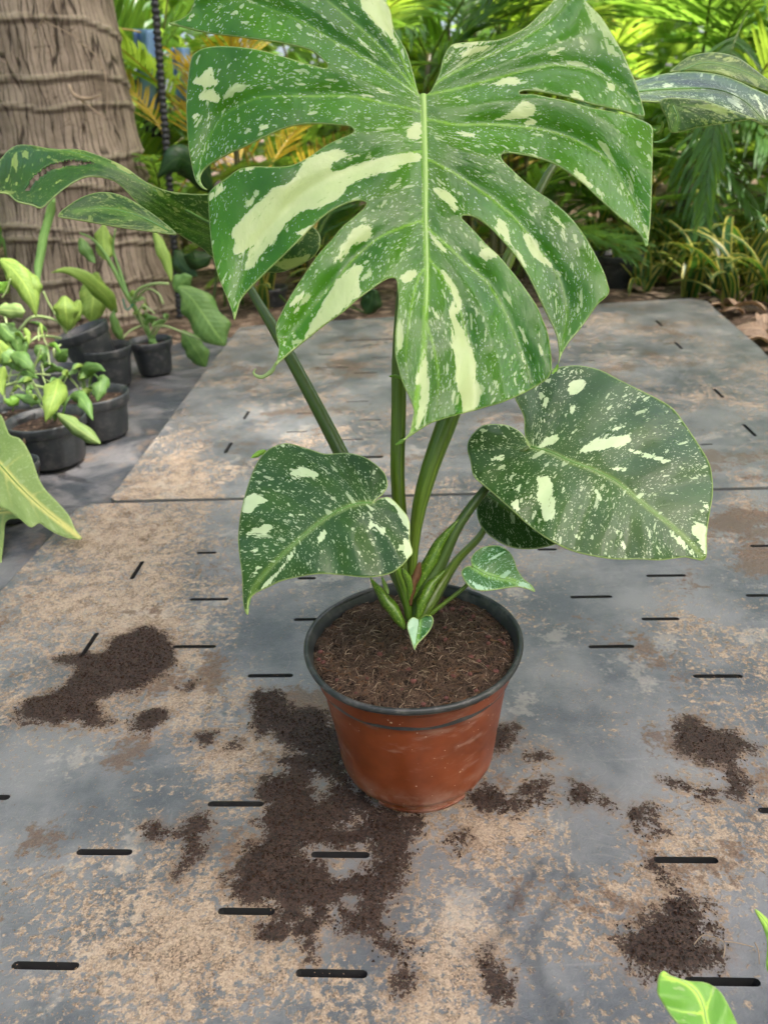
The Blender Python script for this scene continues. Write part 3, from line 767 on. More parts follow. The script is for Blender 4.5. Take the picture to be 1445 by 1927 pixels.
near_outline = [J0+ex*.02, J0+ex*1.5, J0+ex*1.5-ey*1.75, J0-ey*1.75-ex*.02, J0-ey*.02-ex*.002]
panel(near_outline, make_slots(near_T, near_L, .0066), .0055, M_deck, 'grey slotted plastic deck panel strewn with dark soil under the terracotta pot')
Jf = gnd(205, 944)[:2]
fo = gp((424, 652), (451, 618), (480, 614), (1296, 562.6), (1330, 568), (1354, 591), (1426, 653))
rr = fo[-1]+(fo[-1]-fo[-2])*2.35
far_outline = [Jf+ex*.012, *[], ]
far_outline = [Jf+ey*.012, Jf+ex*.012, Jf+ex*(((rr-Jf) @ ex)), rr+ey*.03, fo[6], fo[5], fo[4], fo[3], fo[2], fo[1], fo[0]]
far_outline = [Jf+ey*.012, Jf+ex*.012, Jf+ex*((fo[6]-Jf) @ ex - .10), fo[6], fo[5], fo[4], fo[3], fo[2], fo[1], fo[0]]
panel(far_outline, make_slots(far_T, far_L, .0075), .012, M_deck_far, 'dusty tan-grey plastic deck panel reaching to the striped plants', warp=lambda x, y: .002)
# crease and gouges on the near panel are in its material; loose crumbs follow
def crumbs(name, P, size, mat, flat=.7, hmax=.002):
    V = np.zeros((len(P)*4, 3)); Fc = []
    base = np.array([(1, 0, -.4), (-.5, .87, -.4), (-.5, -.87, -.4), (0, 0, 1.0)])
    n = len(P); a = rng.uniform(0, 6.28, n); s = size*rng.uniform(.5, 1.4, n)
    for k in range(4):
        b = base[k]; st = rng.uniform(.7, 1.3, n)
        V[k::4, 0] = P[:, 0]+s*st*(b[0]*np.cos(a)-b[1]*np.sin(a))
        V[k::4, 1] = P[:, 1]+s*st*(b[0]*np.sin(a)+b[1]*np.cos(a))
        V[k::4, 2] = P[:, 2]+s*flat*(b[2]+.4)*st
    for i in range(n):
        o = i*4; Fc += [(o, o+1, o+3), (o+1, o+2, o+3), (o+2, o, o+3)]
    return obj(name, V, Fc, mat, smooth=False)
c_ = rng.uniform((-.6, -.36), (.62, .55), (230000, 2)); sm = soil_mm(c_)
jagn = np.array([noise.noise((x*38, y*38, 0))*9+noise.noise((x*110, y*110, 2))*5 for x, y in c_])
keep = (sm+jagn > -9) & (rng.uniform(0, 1, len(c_)) < np.clip(.26+(sm+jagn)/20, .008, .95))
cp = c_[keep][:52000]; ch_ = soil_h(cp, sm[keep][:52000])
o = crumbs('spilled_soil', np.column_stack([cp, ch_+.0003+rng.uniform(0, .0010, len(cp))]), .00080*rng.choice([.6, .8, 1, 1.5], len(cp)), M_crumb)
stuff(tag(o, 'dark damp potting soil spilled over the deck around the pot', 'soil'))
dens = np.array([noise.noise((x*7, y*7, 11))+.5*noise.noise((x*30, y*30, 12)) for x, y in c_])
keep = (rng.uniform(0, 1, len(c_)) < np.clip(.02+dens*.22, 0, .2)) & (c_[:, 1] < .25)
gp_ = c_[keep][:26000]
o = crumbs('tan_grit', np.column_stack([gp_, np.full(len(gp_), .0004)]), .00055, M_grit)
stuff(tag(o, 'pale tan grit scattered over the near deck panel', 'grit'))

# ================================================================== THE POTTED MONSTERA
plant = thing('potted_monstera', 'big cream-splashed split-leaf plant in a terracotta-coloured pot with black rim', 'potted plant', loc=(0, 0, 0))
R0 = .0985
def potwob(a, z):
    return .0012*math.sin(2*a+1)+.0018*math.exp(-((z-.05)/.03)**2)*math.sin(3*a+.6)*(z < .12) + .0008*noise.noise((math.cos(a)*4, math.sin(a)*4, z*30))
prof = [(.0655, .0155), (.0700, .0150), (.0738, .0190), (.0750, .0240), (.0790, .060), (.0845, .108), (.0862, .1225), (.0868, .1245), (.0893, .1262), (.0905, .130), (.0945, .1485), (.0950, .1515)]
pw = link('pot_wall', None, plant)
V, Fc, U = lathe(prof, 96, potwob)
pw.empty_display_size = .02
COL.objects.unlink(pw); bpy.data.objects.remove(pw)
pw = obj('pot_wall', V, Fc, M_terra, plant, uv=U); pw['label'] = 'terracotta-coloured plastic wall with dusty lower edge'
# foot ring with gaps
fb = MB()
for a0, a1 in ((-128, -50), (-40, 40), (52, 128), (140, 220)):
    n = 18; Vf, Ff = [], []
    pr = [(.0600, .0165), (.0640, .0150), (.0655, .0060), (.0640, .0048), (.0655, .0040), (.0640, 0), (.0560, 0), (.0560, .0165)]
    for i in range(n+1):
        a = math.radians(a0+(a1-a0)*i/n)
        for r, z in pr: Vf.append((r*math.cos(a), r*math.sin(a), z))
    k = len(pr)
    for i in range(n):
        for q in range(k):
            q2 = (q+1) % k; Ff.append((i*k+q, (i+1)*k+q, (i+1)*k+q2, i*k+q2))
    Ff += [tuple(range(k))[::-1], tuple(n*k+q for q in range(k))]
    fb.add(Vf, Ff)
fb.build('foot_ring', M_terra, pw, smooth=False)
V, Fc, U = lathe([(.0660, .0158), (.0, .0158)], 48); obj('pot_base', V, Fc, M_terra, pw, uv=U)
# black rolled rim and black inside
pr = []
for a in np.linspace(0, 360, 15):
    a = math.radians(a); pr.append((.0972+.0027*math.cos(a), HR-.0033+.0032*math.sin(a)))
V, Fc, U = lathe(pr, 110, lambda a, z: .0012*math.sin(2*a+1)+.0006*math.sin(5*a)); rim = obj('pot_rim', V, Fc, M_rim, plant, uv=U)
rim['label'] = 'black rolled plastic rim'
V, Fc, U = lathe([(.0948, HR-.002), (.0925, HR-.006), (.0895, HR-.03)], 96, lambda a, z: .0012*math.sin(2*a+1)); obj('pot_lining', V, Fc, M_black, plant, uv=U)
# soil
SO = HR-.0125
sv, sf = [(0, 0, SO+.004)], []
rings, seg = 26, 80
def soilz(x, y):
    r = math.hypot(x, y)
    return SO+.005*(1-(r/.092)**2)+.0030*noise.noise((x*45, y*45, 2))+.0022*noise.noise((x*120, y*120, 5))
for i in range(1, rings+1):
    for k in range(seg):
        a = 2*math.pi*k/seg; r = .0925*i/rings; sv.append((r*math.cos(a), r*math.sin(a), soilz(r*math.cos(a), r*math.sin(a))))
sv[0] = (0, 0, soilz(0, 0))
for k in range(seg): sf.append((0, 1+k, 1+(k+1) % seg))
for i in range(rings-1):
    for k in range(seg):
        k2 = (k+1) % seg; sf.append((1+i*seg+k, 1+(i+1)*seg+k, 1+(i+1)*seg+k2, 1+i*seg+k2))
soil_o = obj('soil', sv, sf, M_potsoil, plant, smooth=False); soil_o['label'] = 'dark fibrous potting soil filling the pot'
def fibres(n, lmin, lmax, rad, mat, name):
    b = MB()
    for i in range(n):
        r = .090*math.sqrt(random.random()); a = random.random()*6.283; x, y = r*math.cos(a), r*math.sin(a)
        L = random.uniform(lmin, lmax); d = random.random()*6.283; bend = random.gauss(0, .35); el = random.uniform(-.1, .28)
        p = np.array([x, y, 0.0]); pts = []
        for s in range(4):
            if math.hypot(p[0], p[1]) > .092: break
            pts.append((p[0], p[1], soilz(p[0], p[1])+.0008+p[2]))
            p = p+np.array([math.cos(d), math.sin(d), el*(1 if s < 2 else -1)])*L/3; d += bend/3
        if len(pts) < 2: continue
        V, Fc, U = tube(pts, [rad*random.uniform(.6, 1.3), rad*.5], 3, cap=False); b.add(V, Fc, U)
    return stuff(b.build(name, mat, soil_o))
fibres(4600, .003, .013, .00040, M_fibre, 'coir_fibre')
fibres(460, .003, .012, .00042, M_fibre_pale, 'pale_fibre')
fibres(260, .003, .009, .0010, M_drysheath, 'bark_chip')
b = MB()
for i in range(70):
    r = .088*math.sqrt(random.random()); a = random.random()*6.283; x, y = r*math.cos(a), r*math.sin(a); s = random.uniform(.0010, .0032)
    bm = bmesh.new(); bmesh.ops.create_icosphere(bm, subdivisions=1, radius=s)
    vv = [(v.co.x*random.uniform(.7, 1.2)+x, v.co.y*random.uniform(.7, 1.2)+y, v.co.z*.8+soilz(x, y)+s*.4) for v in bm.verts]
    b.add(vv, [tuple(v.index for v in f.verts) for f in bm.faces]); bm.free()
stuff(b.build('red_pebble', M_pebble, soil_o, smooth=False))

# ---- main split leaf, outline read off the photograph
A2 = lambda p: Z(p, 320, 0, 2.676)
A3 = lambda p: Z(p, 740, 0, 2.676)
A8 = lambda p: Z(p, 740, 400, 3.141)
B6 = lambda p: Z(p, 380, 440, 3.010)
MAIN = [(794,178),(787,174),(778,140),(765,97),(742,56),(735,22),(724,0),(700,-40),(650,-80),(580,-100),(500,-95),(430,-65),(390,-30),(367,0),(358,22),(340,36),(318,44),(335,48),(395,62),(451,69),(529,80),(582,93),(604,108),(617,122),
 (612,128),(578,120),(529,105),(484,93),(432,87),(395,88),(374,95),(361,108),(355,142),(351,187),(352,232),(355,276),(361,310),(365,329),(371,344),(381,354),(391,357),(382,349),(377,332),(391,312),(428,290),(462,275),(496,258),(529,243),(563,234),(600,232),(638,235),(658,237),(667,246),
 (656,254),(634,263),(608,277),(582,295),(552,310),(518,314),(481,313),(451,318),(428,334),(395,361),(393,392),(396,441),(402,485),(411,520),(420,543),(430,566),(437,586),(441,602),(446,586),(452,566),(463,550),(486,526),(513,500),(539,475),(564,450),(589,424),(615,402),(641,387),(671,377),(689,380),
 (687,389),(668,407),(645,426),(625,450),(599,479),(569,522),(546,558),(530,588),(520,610),(520,628),(525,650),(523,671),(518,688),(527,680),(546,663),(579,636),(613,609),(646,586),(672,563),(696,546),(719,530),(736,523),(746,526),
 (749,545),(750,568),(747,600),(744,633),(744,666),(749,689),(754,709),(762,729),(772,749),(779,772),(779,792),(772,812),(757,830),(770,822),(789,809),(809,797),(838,787),(874,777),(912,766),(944,757),(982,741),(1011,725),(1028,714),(1035,704),
 (1038,687),(1036,661),(1031,629),(1022,604),(1011,578),(995,553),(976,527),(956,502),(937,480),(915,460),(897,440),(880,422),(868,410),
 (872,405),(889,407),(908,417),(927,433),(946,453),(962,471),(977,491),(991,513),(1004,538),(1020,572),(1036,604),(1046,626),(1051,648),(1052,672),(1049,688),(1057,666),(1071,642),(1090,620),(1109,594),(1125,572),(1142,557),(1146,546),(1143,534),(1137,514),(1125,489),(1109,460),(1090,430),(1067,403),(1039,379),(1009,359),(983,338),(960,316),(946,302),
 (943,292),(950,288),(964,288),(994,293),(1024,301),(1050,312),(1076,329),(1099,347),(1121,368),(1144,389),(1166,409),(1188,426),(1207,445),(1216,465),(1221,441),(1224,404),(1226,359),(1227,314),(1228,262),(1226,238),(1207,226),(1181,218),(1147,209),(1114,203),(1088,196),(1061,189),(1031,183),(1002,177),(979,177),
 (979,171),(1002,170),(1031,175),(1061,181),(1088,188),(1114,196),(1147,203),(1181,211),(1211,219),(1209,200),(1198,161),(1185,131),(1170,97),(1151,64),(1132,34),(1114,15),(1095,-4),(1078,-18),(1062,-22),(1048,-10),(1037,6),(1020,22),(994,47),(964,65),(934,75),(897,78),(856,82),(842,93),(833,112),(828,135),(820,153),(808,174)]
MID_M = [(796,179),(797,220),(798,262),(800,336),(800,411),(802,473),(803,540),(800,606),(798,656),(791,700),(784,750),(776,800),(768,822)]
VL_M = [[(790,177),(770,140),(740,70),(715,10),(690,-60)], [(788,177),(765,149),(724,97),(686,60),(638,19),(590,-20),(550,-60)], [(788,180),(750,153),(694,116),(638,84),(582,49),(514,19),(440,0),(380,20)],
        [(796,212),(782,207),(731,196),(656,181),(582,181),(514,181),(469,190),(410,230),(372,320)], [(798,284),(787,286),(731,295),(675,318),(619,340),(582,359),(537,404),(499,448),(469,493),(445,570)],
        [(800,412),(793,415),(750,430),(712,448),(675,478),(645,512),(600,565),(545,635)], [(802,500),(785,530),(770,600),(764,680),(775,745)], [(799,640),(790,690),(782,750),(776,800)]]
VR_M = [[(800,177),(815,150),(840,112),(860,90)], [(802,178),(830,150),(890,118),(980,75),(1040,35),(1070,0)], [(803,178),(815,176),(871,164),(946,144),(1002,129),(1058,123),(1130,140),(1195,195)],
        [(799,222),(815,226),(863,235),(927,234),(1002,241),(1058,254),(1106,277),(1151,310),(1190,380),(1213,440)], [(801,298),(817,305),(860,329),(901,357),(934,381),(972,415),(1009,463),(1039,504),(1058,540),(1066,590),(1056,655)],
        [(801,425),(809,433),(845,465),(883,502),(915,530),(937,565),(960,610),(985,670),(1000,720)], [(803,480),(808,489),(835,521),(861,572),(877,629),(890,690),(890,765)], [(800,600),(815,650),(825,710),(820,780)], [(797,660),(793,720),(782,790)]]
PATCH_M = [
 A2([(660,820),(740,775),(830,755),(910,770),(960,785),(880,800),(810,830),(830,862),(960,820),(1080,790),(1180,770),(1250,768),(1255,805),(1190,825),(1120,860),(1040,880),(960,910),(890,950),(850,995),(740,1055),(680,1060),(620,1100),(570,1150),(540,1200),(500,1250),(460,1290),(420,1350),(375,1360),(390,1290),(425,1235),(360,1280),(315,1265),(330,1210),(305,1180),(350,1120),(410,1050),(470,1000),(530,940),(600,920),(640,880)]),
 A2([(890,1180),(930,1150),(1000,1130),(1015,1170),(1000,1200),(940,1220),(900,1260),(850,1310),(815,1330),(860,1260),(840,1240),(890,1215)]),
 B6([(870,175),(915,190),(890,260),(905,325),(870,370),(800,430),(700,510),(620,580),(570,620),(580,580),(620,500),(670,420),(720,330),(790,240)]),
 A2([(1190,660),(1255,615),(1262,690),(1220,705)]),
 B6([(1255,660),(1285,780),(1285,930),(1250,1060),(1210,1110),(1225,1000),(1240,860),(1200,850),(1210,790),(1240,740)]),
 A8([(285,340),(340,380),(400,520),(410,570),(370,610),(430,720),(470,830),(490,940),(510,1110),(470,1170),(415,1175),(390,1080),(370,1000),(370,900),(355,820),(345,700),(325,590),(350,530),(370,560),(330,450)]),
 A8([(210,110),(310,210),(310,240),(240,180)]), A3([(200,940),(290,980),(350,1075),(280,1040),(230,990)]),
 A2([(115,415),(180,370),(245,415),(180,440)]), A2([(145,490),(210,445),(255,500),(200,508)]), A2([(160,380),(205,330),(220,370)]), A2([(110,590),(140,565),(155,580)]),
 A3([(480,615),(560,590),(610,545),(660,505),(700,520),(715,575),(600,600)]), A3([(430,430),(540,400),(600,390),(640,415),(560,430)]),
 A3([(300,218),(460,209),(420,225),(320,242)]), A3([(330,270),(470,225),(480,240),(380,280)]),
 A3([(510,1150),(540,1095),(585,1160),(585,1240),(560,1210)]), A3([(650,1160),(720,1210),(750,1280),(800,1330),(780,1345),(700,1290)]),
 A3([(920,850),(980,910),(1000,950),(950,920),(915,870)]), A2([(960,0),(1080,0),(1110,60),(1130,160),(1145,235),(1080,160),(1010,90)]),
 A8([(510,250),(540,205),(630,250),(560,275)]), A8([(20,385),(80,350),(130,340),(130,380),(80,415)]), A3([(890,470),(920,460),(960,500),(930,510)]), A3([(1075,420),(1115,430),(1105,460),(1080,450)]),
 A8([(215,540),(260,600),(275,640),(240,600)]), A8([(735,665),(760,700),(795,775),(765,750)]), A8([(855,760),(880,800),(880,865),(865,830)]), A8([(760,840),(800,910),(785,915)]), A8([(545,500),(580,610),(555,570)]),
 A8([(720,200),(780,300),(785,330),(740,270)]), B6([(500,400),(570,330),(580,350),(520,410)]), B6([(520,440),(580,380),(560,420),(530,455)]), A2([(625,1170),(730,1135),(680,1190)]), A2([(440,640),(490,618),(512,630),(470,655)]),
 A2([(340,855),(420,838),(425,850),(350,865)]), A2([(200,980),(265,930),(270,960),(210,1005)]), A3([(310,660),(400,675),(410,690),(350,680)]), A3([(650,620),(710,610),(715,630),(660,635)]), A3([(780,1050),(850,1130),(870,1160),(820,1110)]),
 A3([(785,265),(850,235),(875,215),(850,255)]), A3([(1200,830),(1225,830),(1230,855),(1215,855)]), A2([(850,0),(890,20),(930,80),(900,60)]), A2([(950,195),(1030,265),(1000,250)]), A2([(1030,440),(1110,470),(1060,470)]), A2([(960,470),(1030,490),(1000,495)])]
kM = .00047
def curl_main(x, y, k):
    dx = (x-798)*k; dy = (y-300)*k
    side = np.abs(dx)
    c = .9*side**2 - .10*side*np.exp(-(side/.02)**2)          # margins fall away from the viewer
    c = c - .25*np.maximum(dy, 0)**2*1.2
    c = c + np.where(x > 798, .018*np.sin(np.clip(side/.2, 0, 1)*3.14), -.012*np.sin(np.clip(side/.2, 0, 1)*3.14))
    return c
lf, surfM = leaf(plant, MAIN, (796, 179), .105, (.05, -.80, .60), MID_M, [VL_M, VR_M], PATCH_M, M_leaf_main, step=4.6, curl=curl_main, ribr=(.0028, .0024, .0018, .0010, .0005), groove=.003, bulge=.007, wb=46,
    label='large split leaf with a broad cream splash along one lobe')
blade(lf, [(520,680,.0),(513,696,-.002),(496,709,-.004),(482,707,-.004),(477,700,-.003),(482,693,-.002)], 7, M_leaf_young, prof='lance', name='drip_tip', nseg=14)

# ---- leaf turned to the left (seen edge-on from below)
A1 = lambda p: Z(p, 0, 0, 3.01)
LEFT = A1([(-60,960),(0,905),(50,850),(110,820),(200,825),(300,845),(440,845),(560,880),(700,940),(830,1030),(950,1080),(1100,1100),(1250,1100),(1500,1130),(1780,1290),(1810,1400),(1740,1480),(1600,1540),(1480,1540),(1330,1520),(1195,1450),(1150,1410),(1050,1350),(950,1290),(870,1225),(790,1160),(700,1065),(640,1022),(560,1002),(490,1002),(420,1032),(350,1080),(290,1132),(235,1177),(180,1160),(100,1140),(50,1100),(0,1090),(-60,1090)])
GAP = A1([(140,1085),(150,1060),(190,1000),(280,930),(380,906),(470,908),(560,925),(470,932),(390,938),(290,962),(205,1025),(165,1085)])
V_L1 = [A1(v) for v in ([(1300,1330),(1000,1150),(700,985),(400,875),(150,850),(-30,930)], [(1290,1340),(1000,1210),(760,1060),(560,960),(300,960),(60,1080)], [(1300,1350),(1150,1330),(1000,1260),(800,1120),(600,1010)], [(1310,1400),(1250,1430),(1180,1420)])]
V_L2 = [A1(v) for v in ([(1310,1320),(1450,1200),(1500,1140)], [(1320,1330),(1550,1300),(1760,1320)], [(1320,1340),(1500,1430),(1600,1520)], [(1310,1350),(1400,1480),(1420,1520)])]
PATCH_L = [A1([(640,920),(700,930),(760,980),(720,985)]), A1([(1560,1480),(1680,1460),(1760,1440),(1720,1500),(1600,1530)]), A1([(850,1300),(900,1275),(965,1300),(930,1312)])]
def curl_left(x, y, k):
    return .05*np.sin((x-100)/420*3.14)*((y-330)/100) + .10*((200-x)/420)*((380-y)/110)
left_leaf, _ = leaf(plant, LEFT, (433, 445), .20, (.30, -.42, .86), A1([(1300,1335),(1200,1270),(1000,1160),(800,1030),(600,925),(400,860),(250,838)]), [V_L1, V_L2], PATCH_L, M_leaf_side, step=4.6, holes=[GAP], curl=curl_left, bulge=.002, groove=.001, ribr=(.002, .0004), ribmat=M_midrib_dim,
    label='curled split leaf reaching towards the palm trunk')
LOBE = A1([(330,1222),(380,1170),(480,1110),(590,1087),(700,1110),(800,1165),(900,1235),(1000,1320),(960,1325),(850,1310),(700,1290),(500,1255),(400,1238)])
lo_m = A1([(960,1310),(800,1230),(600,1180),(420,1200)])
lo, _ = leaf(left_leaf, LOBE, (266, 405), .175, (.2, -.55, .8), lo_m, [[A1([(940,1300),(800,1180),(700,1120)]), A1([(900,1280),(650,1150),(500,1120)]), A1([(800,1240),(500,1190),(360,1210)])], [A1([(940,1305),(850,1300),(800,1300)]), A1([(800,1235),(600,1260),(450,1240)])]],
    [A1([(850,1305),(890,1278),(970,1300),(935,1314)])], M_leaf_side, step=4.6, bulge=.002, groove=.001, ribr=(.0012, .0004), ribmat=M_midrib_dim, name='leaf_lobe')

# ---- leaf turned to the right, behind the main leaf
A4 = lambda p: Z(p, 1000, 0, 3.211)
RIGHT = A4([(500,560),(625,488),(720,465),(830,440),(1000,434),(1150,455),(1250,490),(1330,530),(1429,575),(1560,650),(1600,760),(1429,760),(1350,732),(1250,692),(1100,642),(950,621),(800,619),(660,612),(560,620)])
V_R1 = [A4(v) for v in ([(500,560),(700,475),(900,440)], [(510,565),(800,490),(1100,480),(1300,560)], [(515,570),(800,540),(1150,560),(1320,660),(1390,740)])]
V_R2 = [A4(v) for v in ([(510,580),(700,600),(900,612)], [(515,575),(800,570),(1100,610),(1280,690)], [(515,570),(800,545),(1150,570),(1320,670),(1380,745)])]
right_leaf, _ = leaf(plant, RIGHT, (1165, 178), .26, (.25, -.45, .86), A4([(510,568),(800,540),(1100,540),(1280,610),(1400,720),(1500,740)]), [V_R1, V_R2], [A4([(1205,555),(1240,590),(1290,670),(1270,670),(1220,610)]), A4([(1330,545),(1380,600),(1410,710),(1400,690),(1360,610)]), A4([(790,515),(850,505),(850,520),(800,527)])], M_leaf_dark, step=4.6, curl=lambda x, y, k: .0+.03*((y-165)/60)**2, bulge=.003, groove=.002, ribr=(.0016, .0005), ribmat=M_midrib_dim,
    label='glossy leaf held out to the right behind the main leaf')
BACKL = A4([(830,438),(870,398),(950,342),(1050,318),(1150,320),(1250,350),(1350,420),(1429,480),(1560,560),(1429,550),(1300,505),(1150,450),(1000,425),(900,428)])
leaf(right_leaf, BACKL, (1330, 125), .32, (.1, -.75, .6), A4([(900,430),(1050,380),(1250,420),(1450,520)]), [[A4([(900,420),(1000,370),(1100,330)]), A4([(1000,400),(1200,380),(1350,440)])], [A4([(900,428),(1050,425),(1150,445)]), A4([(1000,410),(1250,440),(1400,530)])]], [A4([(1110,340),(1200,345),(1260,370),(1180,370)]), A4([(950,432),(1150,425),(1250,480),(1330,515),(1200,460)])], M_leaf_side, step=4.6, bulge=.001, groove=.001, ribr=(.0008, .0003), ribmat=M_midrib_dim, name='leaf_lobe')
UNDL = A4([(785,600),(1000,600),(1100,625),(1250,680),(1360,722),(1330,722),(1200,742),(1000,772),(850,803),(820,730)])
leaf(right_leaf, UNDL, (1320, 215), .235, (.15, -.9, .25), A4([(850,640),(880,720),(860,795)]), [[A4([(850,640),(830,700),(845,780)]), A4([(860,640),(840,720),(850,795)])], [A4([(860,640),(1000,700),(1050,750)]), A4([(900,630),(1150,670),(1300,720)])]], [], M_leaf_side, step=4.6, bulge=.001, groove=.001, ribr=(.0008, .0003), ribmat=M_midrib_dim, name='leaf_lobe')

# ---- small heart-shaped leaves
C1 = lambda p: Z(p, 420, 780, 3.803)
SL = C1([(1072,632),(1095,605),(1140,570),(1175,510),(1165,440),(1130,390),(1070,340),(1000,300),(900,275),(800,278),(720,280),(640,255),(560,230),(480,208),(420,210),(340,240),(280,290),(230,370),(190,470),(150,600),(120,740),(108,880),(115,1000),(135,1150),(140,1300),(150,1390),(172,1435),(180,1400),(185,1330),(230,1280),(330,1230),(420,1190),(550,1160),(700,1140),(850,1150),(1000,1165),(1100,1160),(1200,1135),(1280,1080),(1330,1020),(1355,985),(1335,900),(1330,760),(1280,680),(1200,600),(1150,592),(1100,612)])
SLm = C1([(1062,632),(950,640),(800,700),(680,780),(560,880),(450,980),(330,1100),(220,1250),(172,1425)])
PSL = [C1(p) for p in ([(495,410),(560,375),(640,400),(705,440),(640,455),(560,460),(500,440)], [(140,640),(200,565),(320,610),(250,650),(180,720),(140,710)], [(110,890),(220,810),(350,780),(310,860),(200,865),(115,905)], [(1150,585),(1230,605),(1305,690),(1340,760),(1340,860),(1290,790),(1240,690)], [(1290,890),(1345,920),(1362,985),(1310,1040)], [(240,1280),(400,1100),(520,960),(510,1000),(430,1110),(330,1210)], [(665,940),(690,850),(725,815),(725,880)], [(470,715),(620,700),(560,725)], [(310,240),(470,205),(400,228)], [(1025,830),(1060,765),(1070,800),(1040,850)], [(1090,770),(1160,830),(1160,860),(1120,830)], [(205,975),(250,960),(240,985)], [(130,1120),(185,1085),(150,1115)], [(170,1200),(240,1100),(265,1085),(215,1160)])]
leaf(plant, SL, (703, 946), -.035, (-.22, -.50, .84), SLm, auto_veins(SL, (703, 946), (465, 1155), SLm), PSL, M_leaf_dark, step=4.2, bulge=.0035, groove=.001, wb=30, ribr=(.0009, .0006, .0003), ribmat=M_midrib_dim, showvein=.35,
    curl=lambda x, y, k: .00000075*((x-620)**2+(y-960)**2)*.6+np.where(x < 500, .00002*(500-x), 0), label='heart-shaped speckled leaf hanging over the left of the pot')
C2 = lambda p: Z(p, 840, 660, 2.779)
RH = C2([(433,500),(415,460),(380,420),(320,390),(250,383),(190,390),(150,420),(120,460),(108,510),(125,580),(140,650),(190,700),(250,750),(340,830),(440,920),(540,990),(640,1040),(750,1070),(880,1090),(1000,1090),(1120,1095),(1240,1080),(1300,1090),(1345,1095),(1360,1060),(1360,960),(1375,850),(1392,740),(1385,640),(1365,570),(1310,480),(1250,390),(1190,310),(1120,260),(1000,200),(900,150),(800,100),(700,78),(620,80),(550,95),(470,120),(390,170),(355,230),(380,290),(405,350),(408,430),(425,490)])
RHm = C2([(440,502),(540,530),(650,580),(760,620),(880,680),(980,760),(1080,840),(1180,920),(1280,1010),(1345,1088)])
PRH = [C2(p) for p in ([(735,490),(800,460),(950,445),(960,480),(900,500),(800,520),(660,535)], [(955,515),(1080,540),(1205,590),(1130,580),(1000,545)], [(470,680),(500,650),(545,680),(570,820),(560,870),(520,890),(490,830)], [(1275,920),(1330,905),(1368,960),(1362,1060),(1320,1010)], [(1165,945),(1200,960),(1290,1060),(1240,1040)], [(635,170),(710,150),(715,200),(650,235)], [(470,510),(520,460),(575,445),(570,480)], [(510,250),(540,250),(525,305),(510,300)], [(460,370),(475,370),(470,405),(455,400)], [(765,710),(815,780),(800,785)], [(335,800),(370,780),(385,850)], [(905,980),(950,1040),(920,1030)], [(800,615),(935,612),(930,625)], [(845,410),(930,395),(890,415)], [(390,655),(410,655),(405,700)], [(660,940),(700,980),(680,990)], [(640,440),(690,405),(670,430)], [(640,290),(670,285),(655,320)], [(590,670),(620,740),(605,720)], [(1330,790),(1375,800),(1368,840)], [(345,720),(385,700),(375,740)], [(230,575),(300,545),(290,565)])]
leaf(plant, RH, (996, 840), .035, (.12, -.48, .87), RHm, auto_veins(RH, (996, 840), (1324, 1054), RHm, 7), PRH, M_leaf_dark, step=4.4, bulge=.004, groove=.0012, wb=34, ribr=(.0011, .0007, .0003), ribmat=M_midrib_dim, showvein=.35,
    curl=lambda x, y, k: .0000005*((x-1110)**2+(y-880)**2)*.6, label='large heart-shaped speckled leaf spreading to the right of the pot')
BL = C2([(210,742),(170,780),(158,850),(190,930),(260,990),(350,1030),(450,1036),(540,1020),(620,1000),(700,1010),(640,940),(560,850),(480,790),(380,740),(280,725)])
BLm = C2([(215,750),(330,830),(470,910),(600,970),(690,1005)])
leaf(plant, BL, (918, 930), .075, (.05, -.62, .78), BLm, auto_veins(BL, (918, 928), (1092, 1023), BLm, 4), [], M_leaf_dark, step=4.6, bulge=.002, groove=.0008, ribr=(.0012, .0004), ribmat=M_midrib_dim, showvein=.2,
    label='plain dark leaf tucked under the large heart-shaped one')
C3_ = lambda p: Z(p, 640, 920, 3.803)
SM = C3_([(940,548),(935,510),(950,470),(1000,425),(1080,405),(1150,410),(1210,450),(1245,510),(1265,570),(1310,640),(1370,690),(1393,735),(1340,715),(1260,700),(1150,715),(1030,728),(950,715),(900,670),(870,610),(875,575),(910,552)])
SMm = C3_([(940,550),(1000,590),(1080,625),(1220,655),(1320,695),(1390,733)])
leaf(plant, SM, (887, 1064), -.03, (.15, -.5, .85), SMm, auto_veins(SM, (887, 1064), (1006, 1113), SMm, 4), [C3_([(1300,660),(1393,735),(1340,715),(1270,690)]), C3_([(1040,510),(1170,450),(1130,500)]), C3_([(900,640),(1000,690),(1100,715),(1000,725)])], M_leaf_young, step=3.2, bulge=.002, groove=.0006, wv=9, wb=16, ribr=(.0008, .0003), ribmat=M_midrib_dim, showvein=.2,
    label='small pale-streaked heart leaf over the rim')
TN = C3_([(565,930),(520,918),(488,945),(480,990),(500,1060),(520,1120),(535,1150),(552,1110),(600,1060),(650,1000),(668,940),(650,905),(610,905)])
TNm = C3_([(565,932),(560,1000),(545,1080),(535,1145)])
leaf(plant, TN, (788, 1165), -.045, (.1, -.45, .88), TNm, auto_veins(TN, (788, 1165), (781, 1222), TNm, 3), [C3_([(478,940),(520,912),(562,930),(556,1010),(540,1090),(535,1155),(515,1120),(476,1000)])], M_leaf_young, step=2.6, bulge=.001, groove=.0004, wv=5, wb=9, ribr=(.0005, .0002), ribmat=M_midrib_dim, showvein=.2,
    label='tiny half-white leaf at the stem base')

